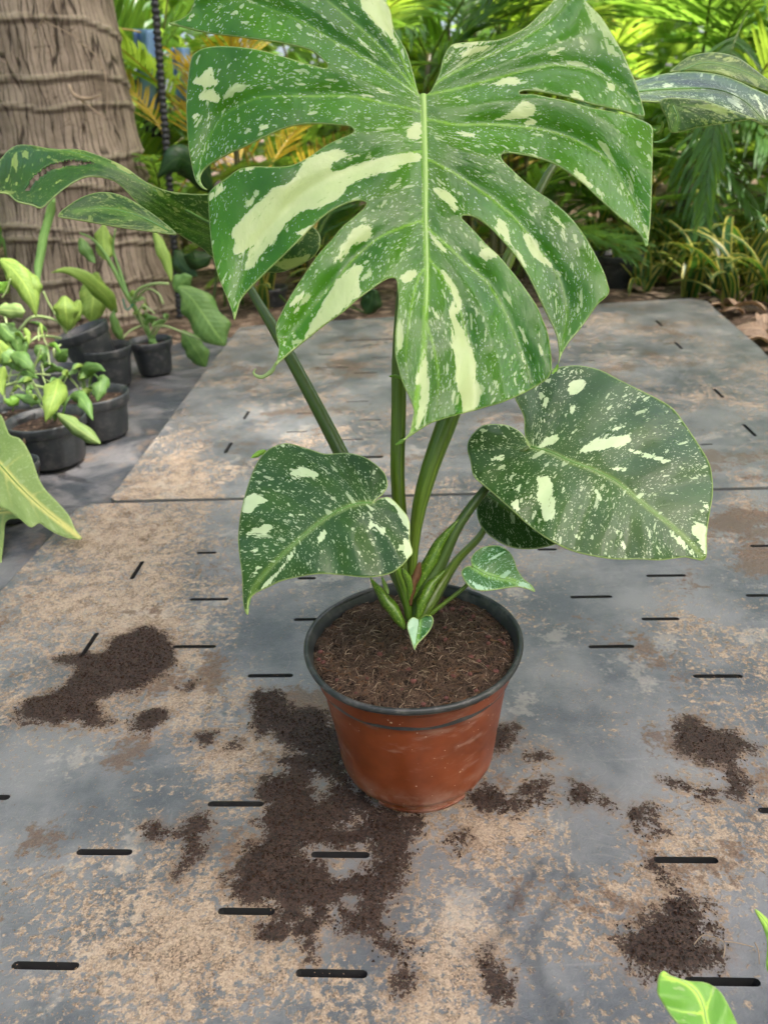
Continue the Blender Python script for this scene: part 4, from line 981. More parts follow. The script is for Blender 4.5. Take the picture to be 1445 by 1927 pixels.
# ---- leaf stalks and sheaths
sb = -.012
stem(plant, [(774,1165,sb-.005),(766,1100,sb),(756,1000,.008),(748,900,.022),(750,780,.040),(752,640,.062),(768,420,.095),(790,250,.112),(796,184,.108)], [24,26,27,29,29,25,20,16,12], M_petiole, 'petiole', 10)
stem(plant, [(778,1160,sb),(775,1090,sb),(784,980,.0),(806,890,.014),(842,790,.034),(890,650,.07),(955,490,.12),(1030,330,.18),(1110,225,.235),(1170,180,.262)], [18,24,44,54,44,36,26,22,16,10], M_petiole, 'petiole', 10, flat=.75, n=34)
stem(plant, [(772,1150,sb),(745,1080,.02),(700,980,.05),(640,850,.09),(580,735,.12),(520,625,.155),(472,545,.185),(445,480,.20),(433,446,.203)], [20,26,28,29,27,25,23,16,10], M_petiole_dark, 'petiole', 10)
stem(plant, [(772,1165,sb-.01),(760,1110,-.018),(742,1060,-.02),(722,990,-.02),(704,950,-.03)], [26,34,26,16,9], M_sheath, 'petiole', 10, flat=.6)
stem(plant, [(776,1172,sb-.012),(796,1110,-.012),(824,1067,-.004),(863,988,.010),(913,920,.025),(960,865,.036),(995,842,.037)], [26,34,26,20,18,13,9], M_petiole_dark, 'petiole', 10)
stem(plant, [(782,1172,sb-.018),(798,1151,-.024),(835,1091,-.004),(863,1051,.015),(905,1006,.045),(922,960,.07),(920,932,.077)], [24,28,20,15,14,10,7], M_petiole, 'petiole', 10)
stem(plant, [(800,1166,-.035),(812,1154,-.034),(845,1128,-.030),(878,1101,-.026),(887,1080,-.028),(888,1066,-.031)], [9,9,8,8,6,4], M_petiole, 'petiole', 8)
stem(plant, [(797,1172,-.040),(808,1160,-.043),(798,1158,-.045),(789,1165,-.046)], [4,4,3,3], M_petiole, 'petiole', 8)
# sheath wings along the stalks
blade(plant, [(762,1184,-.040),(748,1160,-.036),(728,1132,-.030),(710,1108,-.022),(697,1087,-.012)], 22, M_sheath, prof='lance', fold=.5, name='leaf_sheath')
blade(plant, [(731,1118,-.02),(724,1100,-.014),(718,1085,-.008)], 7, M_midrib, prof='lance', fold=.5, name='leaf_sheath')
blade(plant, [(776,1135,-.02),(800,1075,-.012),(830,1020,.0),(852,990,.006),(864,977,.010)], 26, M_sheath, prof='lance', fold=.4, name='leaf_sheath')
blade(plant, [(785,1168,-.036),(796,1130,-.030),(812,1100,-.02),(838,1072,-.008)], 20, M_sheath, prof='lance', fold=.4, name='leaf_sheath')
blade(plant, [(773,1140,-.026),(772,1110,-.024),(782,1082,-.018),(790,1058,-.012)], 17, M_drysheath, prof='obl', fold=.6, name='dry_sheath')
blade(plant, [(757,1070,-.034),(770,1100,-.036),(769,1130,-.034)], 13, M_sheath, prof='lance', fold=.5, name='leaf_sheath')
blade(plant, [(618,808,.098),(628,830,.094),(642,858,.088),(655,885,.08)], 13, M_midrib, prof='lance', fold=.5, name='leaf_sheath')
blade(plant, [(500,848,.02),(490,852,.015),(472,862,.005)], 9, M_fresh, prof='lance', fold=.3, name='drip_tip')
blade(plant, [(1049,686,.005),(1046,694,.004),(1038,704,.0)], 5, M_fresh, prof='lance', fold=.3, name='drip_tip')
blade(plant, [(756,712,.0),(744,708,-.004),(732,708,-.008)], 5, M_fresh, prof='lance', fold=.3, name='drip_tip')
blade(plant, [(762,826,-.03),(752,833,-.032),(744,837,-.034)], 6, M_fresh, prof='lance', fold=.3, name='drip_tip')
blade(plant, [(1232,252,.25),(1242,247,.25),(1246,236,.25),(1245,228,.25)], 6, M_pale, prof='lance', fold=.3, name='drip_tip')
blade(plant, [(1262,250,.235),(1252,262,.235),(1240,267,.235),(1228,268,.235)], 5, M_midrib_dim, prof='lance', fold=.3, name='drip_tip')

# ================================================================== PALM TRUNK, POST, CLOTH
GZ = -.045
tc = atY(128, 300, 2.52); TR = .262
tree = thing('palm_tree', 'thick ringed grey-brown palm trunk standing behind the nursery pots', 'tree', loc=(tc[0], tc[1], GZ))
rz = [.03, .15, .29, .33, .48, .57, .72, .80, .95, 1.12, 1.22, 1.33, 1.45, 1.58, 1.72, 1.87, 2.03, 2.2, 2.4, 2.6, 2.8, 3.0]
V, Fc, U, ring, scar = [], [], [], [], []
zs = np.concatenate([np.arange(-.05, 1.3, .011), np.arange(1.3, 3.3, .05)]); SEG = 110
for j, z in enumerate(zs):
    for k in range(SEG):
        a = 2*math.pi*k/SEG
        r = TR*(1+.22*math.exp(-max(z, 0)/.22)-.035*z)
        wobz = z+.014*noise.noise((math.cos(a)*2.2, math.sin(a)*2.2, z*3))+.004*noise.noise((a*8, z*4, 3))+.02*math.sin(a*1+1)+.012*math.sin(a*2+z*7)
        g, sc_ = 0, 0; am = .95+.6*noise.noise((math.cos(a)*3+7, math.sin(a)*3, z*9))
        for q in rz:
            d = wobz-q
            if -.03 < d < .05:
                g = max(g, math.exp(-(d/.008)**2)); sc_ = max(sc_, math.exp(-((d+.015)/.010)**2)); r += .0100*am*(math.exp(-d/.03) if d > 0 else math.exp(-(d/.006)**2))
        r += .004*noise.noise((a*9, z*3, 1))+.003*noise.noise((a*22, z*4, 7))
        V.append((tc[0]+r*math.cos(a), tc[1]+r*math.sin(a), GZ+z)); U.append((a*TR, z)); ring.append(g*min(1, am)); scar.append(sc_*min(1, .35+am))
    if j:
        for k in range(SEG):
            k2 = (k+1) % SEG; Fc.append(((j-1)*SEG+k, (j-1)*SEG+k2, j*SEG+k2, j*SEG+k))
obj('trunk', V, Fc, M_trunk, tree, uv=U, attrs={'ring': ring, 'scar': scar})
Yf = tc[1]-TR-.012
for pts, w in (([(150,80,Yf),(175,98,Yf-.02),(195,130,Yf-.04),(203,180,Yf-.05),(200,222,Yf-.05)], [3,2,1.5]), ([(150,185,Yf),(175,205,Yf-.03),(200,224,Yf-.05)], [5,3,2]), ([(85,40,Yf),(110,52,Yf-.02),(150,72,Yf-.02)], [2,2,1]), ([(60,70,Yf),(85,30,Yf-.02),(98,0,Yf-.01)], [1.5,1.5,1]), ([(130,160,Yf),(140,178,Yf-.02),(160,186,Yf-.02),(190,180,Yf-.01)], [6,8,4])):
    stem(tree, pts, w, M_fibre_pale, 'fibre_strand', 5)
for k in range(90):
    if k < 55: bx_, by_, sp = random.uniform(60, 215), random.choice([85, 165, 178, 60, 100, 218, 240]), 9
    else: bx_, by_, sp = random.uniform(110, 290), random.uniform(520, 590), 22
    x, y = bx_+random.uniform(-8, 8), by_+random.uniform(-9, 9); yy = tc[1]-math.sqrt(max(.004, (TR*(1.02 if by_ < 300 else 1.16))**2-((x-128)/480)**2))-.004
    stem(tree, [(x, y, yy), (x+random.uniform(-sp, sp), y+random.uniform(-5, 9), yy-.012), (x+random.uniform(-1.8*sp, 1.8*sp), y+random.uniform(-4, 14), yy-.006)], [random.uniform(.6, 1.6), .5], M_fibre, 'fibre_strand', 3, n=6)

rb = thing('iron_post', 'thin black ribbed iron rod standing upright beside the palm trunk', 'post')
p0 = atY(333, 520, 2.36); p1 = atY(287, -60, 2.36); p0 = p0+(p0-p1)*.16
L = np.linalg.norm(p1-p0); dirv = (p1-p0)/L
pts = [p0+dirv*t for t in np.arange(0, L, .004)]
rads = [.0122+.0022*math.sin(i*.004/.019*6.283) for i in range(len(pts))]
V, Fc, U = tube(pts, rads, 10); obj('rod', V, Fc, M_iron, rb, uv=U)

cl = thing('blue_cloth', 'light blue cloth hanging in folds behind the palm fronds', 'cloth')
def hung(parent, x0, x1, y0, y1, Y, mat, name, folds, slant=0):
    V, Fc, U = [], [], []; n, m = 40, 16
    for j in range(m+1):
        for i in range(n+1):
            s, t = i/n, j/m
            p = atY(x0+(x1-x0)*s+slant*t, y0+(y1-y0)*t, Y+.05*math.sin(s*folds*6.28+t)+.02*math.sin(t*5+s*3)); V.append(p); U.append((s, t))
    for j in range(m):
        for i in range(n): Fc.append((j*(n+1)+i, j*(n+1)+i+1, (j+1)*(n+1)+i+1, (j+1)*(n+1)+i))
    o = obj(name, V, Fc, mat, parent, uv=U); so = o.modifiers.new('t', 'SOLIDIFY'); so.thickness = .004; return o
hung(cl, 250, 300, 55, 208, 3.3, M_blue, 'blue_fold', 1.4, 14)
hung(cl, 322, 356, 90, 190, 3.5, M_blue, 'blue_fold', 1.2, 10)
hung(cl, 253, 300, 150, 258, 3.36, M_darkcloth, 'dark_fold', 2, 22)

# ================================================================== NURSERY POTS ON THE LEFT
def upz(base, ypix, xh=None):
    """height above a ground point at which the photo row ypix is reached"""
    lo, hi = -.1, 1.5
    for _ in range(50):
        m = (lo+hi)/2
        if proj((base[0], base[1], m))[1] > ypix: lo = m
        else: hi = m
    return lo
def nursery_pot(base, R, H, label, soil=True, tilt=(0, 0), z0=SH+.006, name='nursery_pot', group='black nursery pots beside the deck', taper=.78, soil_drop=.02):
    e = thing(name, label, 'plant pot', group, loc=(base[0], base[1], z0))
    b = R*taper
    V, Fc, U = lathe([(0, .001), (b*.9, 0), (b, .006), (b+(R-b)*.62, H*.74), (b+(R-b)*.66, H*.765), (R*.975, H*.775), (R, H*.79), (R*1.02, H-.004), (R*1.02, H), (R*.975, H), (R*.95, H*.80), (b*.94, .012), (0, .012)], 44)
    w = obj('pot_wall', V, Fc, M_black, e, uv=U)
    if soil:
        n, sg = 9, 36; sv = [(0, 0, H-soil_drop)]; sf = []
        for i in range(1, n+1):
            for k in range(sg):
                a = 6.283*k/sg; r = R*.945*i/n; sv.append((r*math.cos(a), r*math.sin(a), H-soil_drop+.004*noise.noise((r*math.cos(a)*60+base[0]*9, r*math.sin(a)*60, 3))+.003*noise.noise((r*math.cos(a)*190, r*math.sin(a)*190, 3))))
        for k in range(sg): sf.append((0, 1+k, 1+(k+1) % sg))
        for i in range(n-1):
            for k in range(sg): sf.append((1+i*sg+k, 1+(i+1)*sg+k, 1+(i+1)*sg+(k+1) % sg, 1+i*sg+(k+1) % sg))
        obj('soil', sv, sf, M_potsoil, e, smooth=False)
    for c in e.children: c['local'] = 1
    e.rotation_euler = (tilt[0], tilt[1], 0)
    return e
def P2(x, y): return gnd(x, y, SH)
bC = P2(295, 704); potC = nursery_pot(bC, .058, upz(bC, 640)-SH-.004, 'black nursery pot with a tied leafy climber, between the empty pots and the deck')
bB = P2(212, 728); HB = .105; potB = nursery_pot(bB, .069, HB, 'black empty nursery pot with another pot tipped into its top', soil=False)
potA = nursery_pot((bB[0]-.022, bB[1]+.0, 0), .069, .105, 'empty black nursery pot tipped over in the mouth of another pot', soil=False, tilt=(math.radians(2), math.radians(-15)), z0=SH+.006+.052)
bD = P2(196, 822); potD = nursery_pot(bD, .072, upz(bD, 742)-SH-.004, 'black pot of soil with two small cupped leaves')
bE = P2(108, 872); potE = nursery_pot(bE, .077, upz(bE, 788)-SH-.004, 'black pot with a rolled pale leaf hanging over its rim')
bG = P2(125, 768); potG = nursery_pot(bG, .050, upz(bG, 694)-SH-.004, 'empty black pot hidden among trailing stems', soil=False)
bF = P2(35, 850); potF = nursery_pot(bF, .070, upz(bF, 775)-SH-.004, 'black pot of soil beside the pot with the rolled leaf')
bH = P2(28, 896); potH = nursery_pot(bH, .037, upz(bH, 826)-SH-.004, 'small grey-black pot with a cut brown stump')
bI = P2(45, 930); potI = nursery_pot(bI, .043, upz(bI, 872)-SH-.004, 'small pot of soil half covered by a mottled leaf')
bJ = P2(32, 975); potJ = nursery_pot(bJ, .052, .085, 'black pot under large pale mottled leaves')
def pot_leaf(pot, *a, **k):
    o = blade(pot, *a, **k); return o
yC, yD, yE, yF = bC[1], bD[1], bE[1], bF[1]
# climber in the pot by the deck
S = lambda pts, w, pot=potC, m=M_vine: stem(pot, pts, w, m, 'stem', 7)
S([(290,640,yC),(272,612,yC),(255,580,yC),(240,555,yC),(222,520,yC+.02),(198,478,yC+.03),(175,450,yC+.03),(150,438,yC+.02)], [10,9,9,10,9,8,5,3], m=M_mid)
S([(240,555,yC),(228,515,yC+.02),(214,470,yC+.05),(218,430,yC+.06)], [8,6,4,3], m=M_mid)
S([(250,570,yC),(262,545,yC-.03),(290,534,yC-.06),(318,534,yC-.08)], [7,6,5])
S([(252,572,yC),(275,545,yC-.03),(298,552,yC-.05),(308,572,yC-.06)], [5,4,4])
S([(283,632,yC),(296,614,yC-.03),(320,616,yC-.05),(350,628,yC-.06),(390,644,yC-.06)], [5,4,4,3])
S([(275,625,yC),(262,590,yC-.02),(272,576,yC-.03),(292,590,yC-.04)], [4,4,3])
S([(268,612,yC),(246,622,yC-.02),(232,636,yC-.04)], [4,3])
for k in range(7):
    a = 6.283*k/7
tie = stem(potC, [(232,562,yC-.03),(236,580,yC-.035),(243,582,yC-.035),(250,572,yC-.03)], [3,3,3], M_green_tie, 'plant_tie', 6)
B = lambda pot, pts, w, m, **k: blade(pot, pts, w, m, **k)
B(potC, [(219,588,yC),(203,562,yC-.05),(180,539,yC-.09),(155,519,yC-.11),(126,508,yC-.12),(97,513,yC-.13)], 30, M_pale, prof='lance', fold=.12)
B(potC, [(183,512,yC+.03),(178,545,yC+.02),(174,580,yC),(172,606,yC)], 46, M_pale, prof='obl')
B(potC, [(196,422,yC+.06),(195,445,yC+.05),(198,470,yC+.04),(200,490,yC+.03)], 30, M_pale, prof='obl')
B(potC, [(152,448,yC+.04),(160,468,yC+.03),(172,485,yC+.03),(180,496,yC+.02)], 22, M_mid, prof='lance')
B(potC, [(291,436,yC+.02),(305,470,yC),(318,505,yC-.01),(323,532,yC-.02)], 22, M_pale, prof='lance')
B(potC, [(335,540,yC-.06),(360,560,yC-.07),(385,595,yC-.08),(408,628,yC-.09),(424,650,yC-.09)], 62, M_mid, prof='obl', fold=.1)
B(potC, [(330,548,yC-.05),(348,528,yC-.05),(362,520,yC-.05)], 36, M_mid, prof='lance')
B(potC, [(343,622,yC-.02),(360,645,yC-.03),(375,668,yC-.03),(388,690,yC-.02)], 38, M_mid, prof='obl')
B(potC, [(233,640,yC-.02),(224,628,yC-.03),(214,600,yC-.03),(216,580,yC-.02)], 18, M_mid, prof='lance')
B(potC, [(282,652,yC-.03),(288,646,yC-.04),(296,645,yC-.04)], 16, M_mid, prof='obl')
B(potC, [(275,612,yC-.02),(280,600,yC-.03),(300,598,yC-.05)], 9, M_mid, prof='lance')
# plants of the other pots
B(potD, [(184,712,yD-.02),(190,716,yD-.03),(188,735,yD-.05),(184,756,yD-.06)], 32, M_mid, prof='heart')
B(potD, [(152,708,yD),(170,694,yD-.02),(185,692,yD-.03),(199,699,yD-.04)], 24, M_mid, prof='lance')
S([(178,745,yD),(170,725,yD),(176,705,yD-.01),(186,712,yD-.02)], [4,4,3], potD, M_mid)
S([(165,748,yD),(158,722,yD),(154,708,yD)], [4,4,3], potD, M_mid)
B(potE, [(110,712,yE),(106,735,yE-.05),(96,765,yE-.08),(86,794,yE-.09)], 42, M_pale, prof='lance', fold=.15)
B(potE, [(104,776,yE-.06),(125,790,yE-.09),(155,812,yE-.12),(190,835,yE-.13)], 26, M_pale_mottled, prof='obl', fold=.5)
B(potE, [(132,746,yE-.01),(150,748,yE-.03),(164,766,yE-.05),(176,792,yE-.06)], 26, M_mid, prof='lance')
B(potE, [(78,756,yE),(60,752,yE),(40,747,yE+.01),(28,742,yE+.01)], 20, M_mid, prof='lance')
S([(104,790,yE-.03),(102,765,yE-.03),(108,735,yE),(112,712,yE)], [6,5,4], potE, M_mid)
S([(118,785,yE-.02),(124,760,yE-.02),(134,745,yE-.01)], [5,4,4], potE, M_mid)
S([(104,790,yE-.03),(106,782,yE-.05),(106,776,yE-.06)], [6,6,6], potE, M_mid)
# trailing plant over the hidden pots
for pts, w in (([(36,622,yF+.1),(59,598,yF+.12),(86,597,yF+.15),(112,607,yF+.15),(126,627,yF+.15)], [5,6,5]), ([(27,634,yF+.1),(47,645,yF+.1),(56,629,yF+.1),(43,620,yF+.1)], [4,4,4]), ([(50,649,yF+.1),(72,634,yF+.12),(95,633,yF+.15),(116,637,yF+.15)], [5,6,5]), ([(104,674,yF+.1),(102,658,yF+.1),(115,649,yF+.12)], [4,4,4]), ([(0,730,yF),(41,718,yF),(82,729,yF),(105,722,yF)], [5,6,5]), ([(0,712,yF),(30,705,yF),(70,704,yF),(95,706,yF)], [3,3,3]), ([(62,700,yF),(74,668,yF),(78,655,yF)], [4,4,4]), ([(10,760,yF),(8,700,yF+.02),(14,620,yF+.06),(8,590,yF+.08)], [5,5,5,4]), ([(60,765,yF),(58,735,yF),(48,712,yF)], [5,5,4]), ([(126,627,yF+.15),(110,600,yF+.15),(92,570,yF+.15),(82,548,yF+.15)], [5,4,4]), ([(5,560,yF+.05),(14,545,yF+.05),(20,525,yF+.05)], [3,3,3]), ([(20,745,yF),(40,700,yF),(55,690,yF),(62,704,yF),(40,715,yF)], [3,3,3]), ([(15,725,yF),(26,690,yF),(50,688,yF),(70,700,yF)], [2.5,2.5,2.5])):
    S(pts, w, potF)
for pts, w, m, pr in (([(0,488,yF+.1),(30,512,yF+.08),(56,552,yF+.07),(69,596,yF+.07)], 42, M_pale, 'lance'), ([(50,512,yF+.09),(62,540,yF+.08),(70,570,yF+.08)], 34, M_pale, 'lance'), ([(-10,582,yF+.03),(15,584,yF+.02),(48,586,yF+.01)], 26, M_pale_mottled, 'obl'), ([(103,372,yF+.2),(92,410,yF+.2),(78,470,yF+.18),(72,520,yF+.16),(78,545,yF+.15)], 15, M_mid, 'strap'),
    ([(122,557,yF+.15),(124,580,yF+.13),(126,600,yF+.13),(128,624,yF+.14)], 42, M_pale, 'lance'), ([(150,565,yF+.16),(142,590,yF+.15),(132,622,yF+.15)], 22, M_pale, 'lance'), ([(0,610,yF+.02),(14,625,yF+.02),(30,640,yF+.02),(36,665,yF+.02)], 40, M_mid, 'heart'), ([(20,668,yF),(40,676,yF-.02),(56,690,yF-.03),(66,704,yF-.03)], 30, M_mid, 'lance'), ([(108,680,yF+.08),(118,668,yF+.07),(128,657,yF+.07)], 24, M_mid, 'lance'),
    ([(-5,660,yF),(12,668,yF),(28,682,yF),(40,700,yF)], 34, M_mid, 'lance'), ([(20,640,yF+.05),(40,650,yF+.05),(50,668,yF+.05)], 26, M_mid, 'lance'), ([(-8,640,yF),(4,662,yF),(10,690,yF)], 30, M_pale, 'lance'), ([(68,650,yF+.05),(80,664,yF+.04),(86,684,yF+.04)], 26, M_mid, 'lance'), ([(8,690,yF-.02),(2,720,yF-.03),(6,745,yF-.04)], 20, M_pale, 'lance'), ([(36,748,yF-.03),(22,756,yF-.04),(8,752,yF-.04)], 20, M_fresh, 'lance'), ([(-5,548,yF+.05),(6,542,yF+.05),(16,530,yF+.05)], 22, M_fresh, 'lance'),
    ([(38,700,yF),(60,706,yF-.01),(74,712,yF-.02)], 14, M_mid, 'lance'), ([(54,728,yF-.02),(56,742,yF-.03),(58,754,yF-.03)], 10, M_fresh, 'lance')):
    B(potF, pts, w, m, prof=pr)
rs3 = random.Random(12)
for k in range(26):
    x, y = rs3.uniform(-10, 120), rs3.uniform(590, 745); a = rs3.uniform(0, 6.28); L = rs3.uniform(18, 46); yy = yF+.10*(740-y)/150+rs3.uniform(-.03, .03)
    m_ = rs3.choice([M_pale, M_pale, M_mid, M_fresh]); dx, dy = math.cos(a)*L, math.sin(a)*L*.8
    B(potF, [(x,y,yy),(x+dx*.5,y+dy*.5-4,yy-.01),(x+dx,y+dy+4,yy-.02)], rs3.uniform(6, 14), m_, prof='lance', tilt=rs3.uniform(-.7, .7))
    S([(x+rs3.uniform(-25, 25), y+rs3.uniform(20, 45), yF+.02),(x+rs3.uniform(-8, 8),y+12,yy),(x,y,yy)], [2.5, 3, 2], potF)
for pot_, yy, cx_, cy_ in ((potC, yC, 285, 600), (potD, yD, 165, 715), (potE, yE, 95, 745)):
    for k in range(9):
        x, y = cx_+rs3.uniform(-45, 40), cy_+rs3.uniform(-45, 25); a = rs3.uniform(-.6, 3.7); L = rs3.uniform(14, 30)
        B(pot_, [(x,y,yy),(x+math.cos(a)*L*.5,y-math.sin(a)*L*.4,yy-.01),(x+math.cos(a)*L,y-math.sin(a)*L*.5+6,yy-.02)], rs3.uniform(7, 15), rs3.choice([M_pale, M_mid]), prof='lance', tilt=rs3.uniform(-.6, .6))
        S([(cx_, cy_+45, yy), ((cx_+x)/2, (cy_+45+y)/2-5, yy), (x, y, yy)], [3, 2.5, 2], pot_)
stem(potH, [(40,846,bH[1]-.01),(47,830,bH[1]-.015),(51,812,bH[1]-.015)], [8,8,8], M_dry, 'stump', 8)
# mottled leaves in front
M_mottled = mat_variegated('mottled_pale', (.17, .27, .06, 1), (.28, .38, .12, 1), (.42, .50, .24, 1), 1.6, .8, .48, .25, tcol=(.4, .55, .12, 1))
C6 = lambda p: Z(p, 0, 700, 5.069)
BIG = C6([(-150,420),(0,400),(60,520),(100,600),(200,640),(290,780),(350,950),(420,1100),(560,1250),(660,1370),(720,1500),(785,1588),(690,1592),(560,1550),(450,1490),(375,1440),(300,1482),(200,1410),(100,1330),(0,1280),(-150,1150)])
BIGm = C6([(-140,750),(0,880),(200,1100),(400,1290),(600,1450),(780,1585)])
yJ = bJ[1]
leaf(potJ, BIG, (-28, 848), yJ-.02, (-.1, -.55, .83), BIGm, auto_veins(BIG, (-30, 850), (154, 1013), BIGm, 5), [], M_mottled, step=5, bulge=.004, groove=.002, wb=25, ribr=(.0016, .0005), ribmat=M_midrib_dim, showvein=.5)
LOW = C6([(-150,1180),(0,1180),(200,1200),(300,1270),(350,1325),(200,1392),(100,1400),(50,1450),(40,1600),(20,1760),(0,1850),(-150,1900)])
LOWm = C6([(-140,1350),(0,1330),(150,1320),(340,1325)])
leaf(potJ, LOW, (-28, 966), yJ-.06, (-.1, -.45, .88), LOWm, auto_veins(LOW, (-28, 966), (69, 961), LOWm, 4), [], M_mottled, step=5, bulge=.004, groove=.002, wb=25, ribr=(.0016, .0005), ribmat=M_midrib_dim, showvein=.5)
stem(potJ, [(32,960,yJ),(0,930,yJ+.01),(-28,900,yJ),(-30,855,yJ-.018)], [9,8,6], M_mid, 'stem', 7)
stem(potJ, [(30,962,yJ),(0,960,yJ-.01),(-28,968,yJ-.058)], [9,8,6], M_mid, 'stem', 7)

# ---- plant reaching in at the near right
fr = thing('leafy_plant', 'bright fresh green leaves reaching in over the deck beside a spill of soil', 'plant')
M_freshleaf = mat_variegated('fresh_leaf', (.13, .34, .035, 1), (.19, .44, .05, 1), (.4, .5, .2, 1), .05, .8, .42, .25, tcol=(.35, .6, .06, 1))
FR = A7([(893,1200),(898,1160),(922,1130),(960,1155),(1040,1180),(1130,1190),(1200,1230),(1250,1310),(1290,1397),(1330,1500),(1250,1560),(1100,1490),(1000,1400),(930,1310),(893,1240)])
FRm = A7([(925,1150),(1010,1180),(1080,1230),(1120,1310),(1140,1400),(1200,1520)])
leaf(fr, FR, (1340, 1960), -.322, (.1, -.35, .93), FRm[::-1], auto_veins(FR, (1353, 1973), (1244, 1830), FRm[::-1], 4), [], M_freshleaf, step=5, bulge=.003, groove=.002, wb=25, ribr=(.001, .0006), ribmat=M_midrib, showvein=1.0)
FR2 = A7([(1375,823),(1440,870),(1500,950),(1530,1050),(1500,1200),(1450,1150),(1432,1100),(1440,1000),(1420,920)])
FR2m = A7([(1378,826),(1440,900),(1480,1000),(1490,1180)])
leaf(fr, FR2, (1462, 1845), -.255, (-.3, -.4, .85), FR2m[::-1], auto_veins(FR2, (1465, 1852), (1419, 1711), FR2m[::-1], 4), [], M_freshleaf, step=5, bulge=.003, groove=.002, wb=25, ribr=(.001, .0006), ribmat=M_midrib, showvein=1.0)
pa = atY(1340, 1962, -.325); pb = atY(1462, 1846, -.26)
root = np.array([.30, -.33, .0])
for q in (pa, pb):
    V, Fc, U = tube(crom([root, (root+q)/2+np.array([.02, -.01, .02]), q], n=14), [.004, .002], 7); obj('stem', V, Fc, M_petiole, fr, uv=U)
rt = thing('root_strand', 'thin pale root lying across the dark soil spill', 'root')
for i, pts in enumerate(([(1304,1783),(1318,1770),(1335,1768),(1348,1775),(1358,1778)], [(1358,1778),(1361,1790),(1359,1808)], [(1358,1778),(1380,1783),(1415,1788)], [(1418,1780),(1424,1800),(1426,1820)])):
    c = crom([gnd(x, y)+np.array([0, 0, .004+.002*(k % 2)]) for k, (x, y) in enumerate(pts)], n=14); V, Fc, U = tube(c, [.0005, .0004], 5); obj('strand', V, Fc, M_fibre_pale, rt, uv=U)

# ================================================================== THE GREENERY BEHIND
def frond_mesh(name, length, nl, ll, droop, width, mats, seed, stemlen=.25, vee=.5):
    """areca frond along +X: rachis arching up and over, two rows of folded leaflets"""
    rs = random.Random(seed); b = MB(); n = 26
    pts = []
    for i in range(n+1):
        s = i/n; x = length*(s-.10*droop*s*s); z = -droop*length*s**2.2*.55; pts.append(np.array([x, .02*math.sin(s*4+seed), z]))
    V, Fc, U = tube(pts, [.007, .005, .002], 6); b.add(V, Fc, U, 1)
    P = np.array(pts); T = np.gradient(P, axis=0); T /= np.linalg.norm(T, axis=1)[:, None]
    for k in range(nl):
        s = stemlen+(1-stemlen)*(k+.5)/nl
        for sd in (1, -1):
            q = s+rs.uniform(-.008, .008); f = min(n-1, int(q*n)); p = P[f]+(P[f+1]-P[f])*(q*n-f); t = T[f]
            a = math.radians(62-42*q)+rs.uniform(-.1, .1); side = np.array([0, sd, 0.0]); up = np.cross(t, side)*sd
            d = t*math.cos(a)+side*math.sin(a)*1.0+up*(vee*.6+rs.uniform(-.15, .15)); d /= np.linalg.norm(d)
            L = ll*(.55+.45*math.sin(math.pi*min(1, .12+q*.86)))*rs.uniform(.85, 1.1); w = width*rs.uniform(.8, 1.15)
            wv = np.cross(d, up if abs(d @ up) < .9 else t); wv /= np.linalg.norm(wv)+1e-9
            ms = 5; base = len(b.v); VV, UU = [], []
            dd = d.copy(); c = p.copy(); g = rs.uniform(.45, .85)*droop
            for j in range(ms+1):
                u = j/ms; hw = w*.5*(.35+.65*math.sin(math.pi*min(1, u*.8+.2)))*(1 if j < ms else .05)
                nn = np.cross(wv, dd)
                VV += [c-wv*hw+nn*hw*.5, c, c+wv*hw+nn*hw*.5]; UU += [(u, 0), (u, .5), (u, 1)]
                dd = dd+np.array([0, 0, -g/ms*1.1]); dd /= np.linalg.norm(dd); c = c+dd*L/ms
            FF = []
            for j in range(ms):
                for z in (0, 1): FF.append((j*3+z, j*3+z+1, j*3+z+4, j*3+z+3))
            b.add(VV, FF, UU, 0)
    return b.data(name, mats)
FR_G = [frond_mesh('frond', L, nl, ll, dr, w, [M_areca, M_petiole], sd) for L, nl, ll, dr, w, sd in ((1.2, 30, .34, .9, .024, 1), (1.0, 26, .30, 1.3, .022, 2), (1.4, 34, .38, .7, .026, 3), (.9, 24, .28, 1.6, .020, 4))]
FR_L = [frond_mesh('frond', L, nl, ll, dr, w, [M_areca_lime, M_yellowstem], sd) for L, nl, ll, dr, w, sd in ((1.2, 28, .32, .8, .024, 5), (1.0, 26, .28, 1.2, .022, 6), (1.3, 30, .34, 1.0, .024, 7))]
FR_Y = [frond_mesh('frond', L, nl, ll, dr, w, [M_areca_yellow, M_yellowstem], sd) for L, nl, ll, dr, w, sd in ((1.0, 22, .24, 1.0, .016, 8), (.9, 20, .22, .6, .014, 9))]
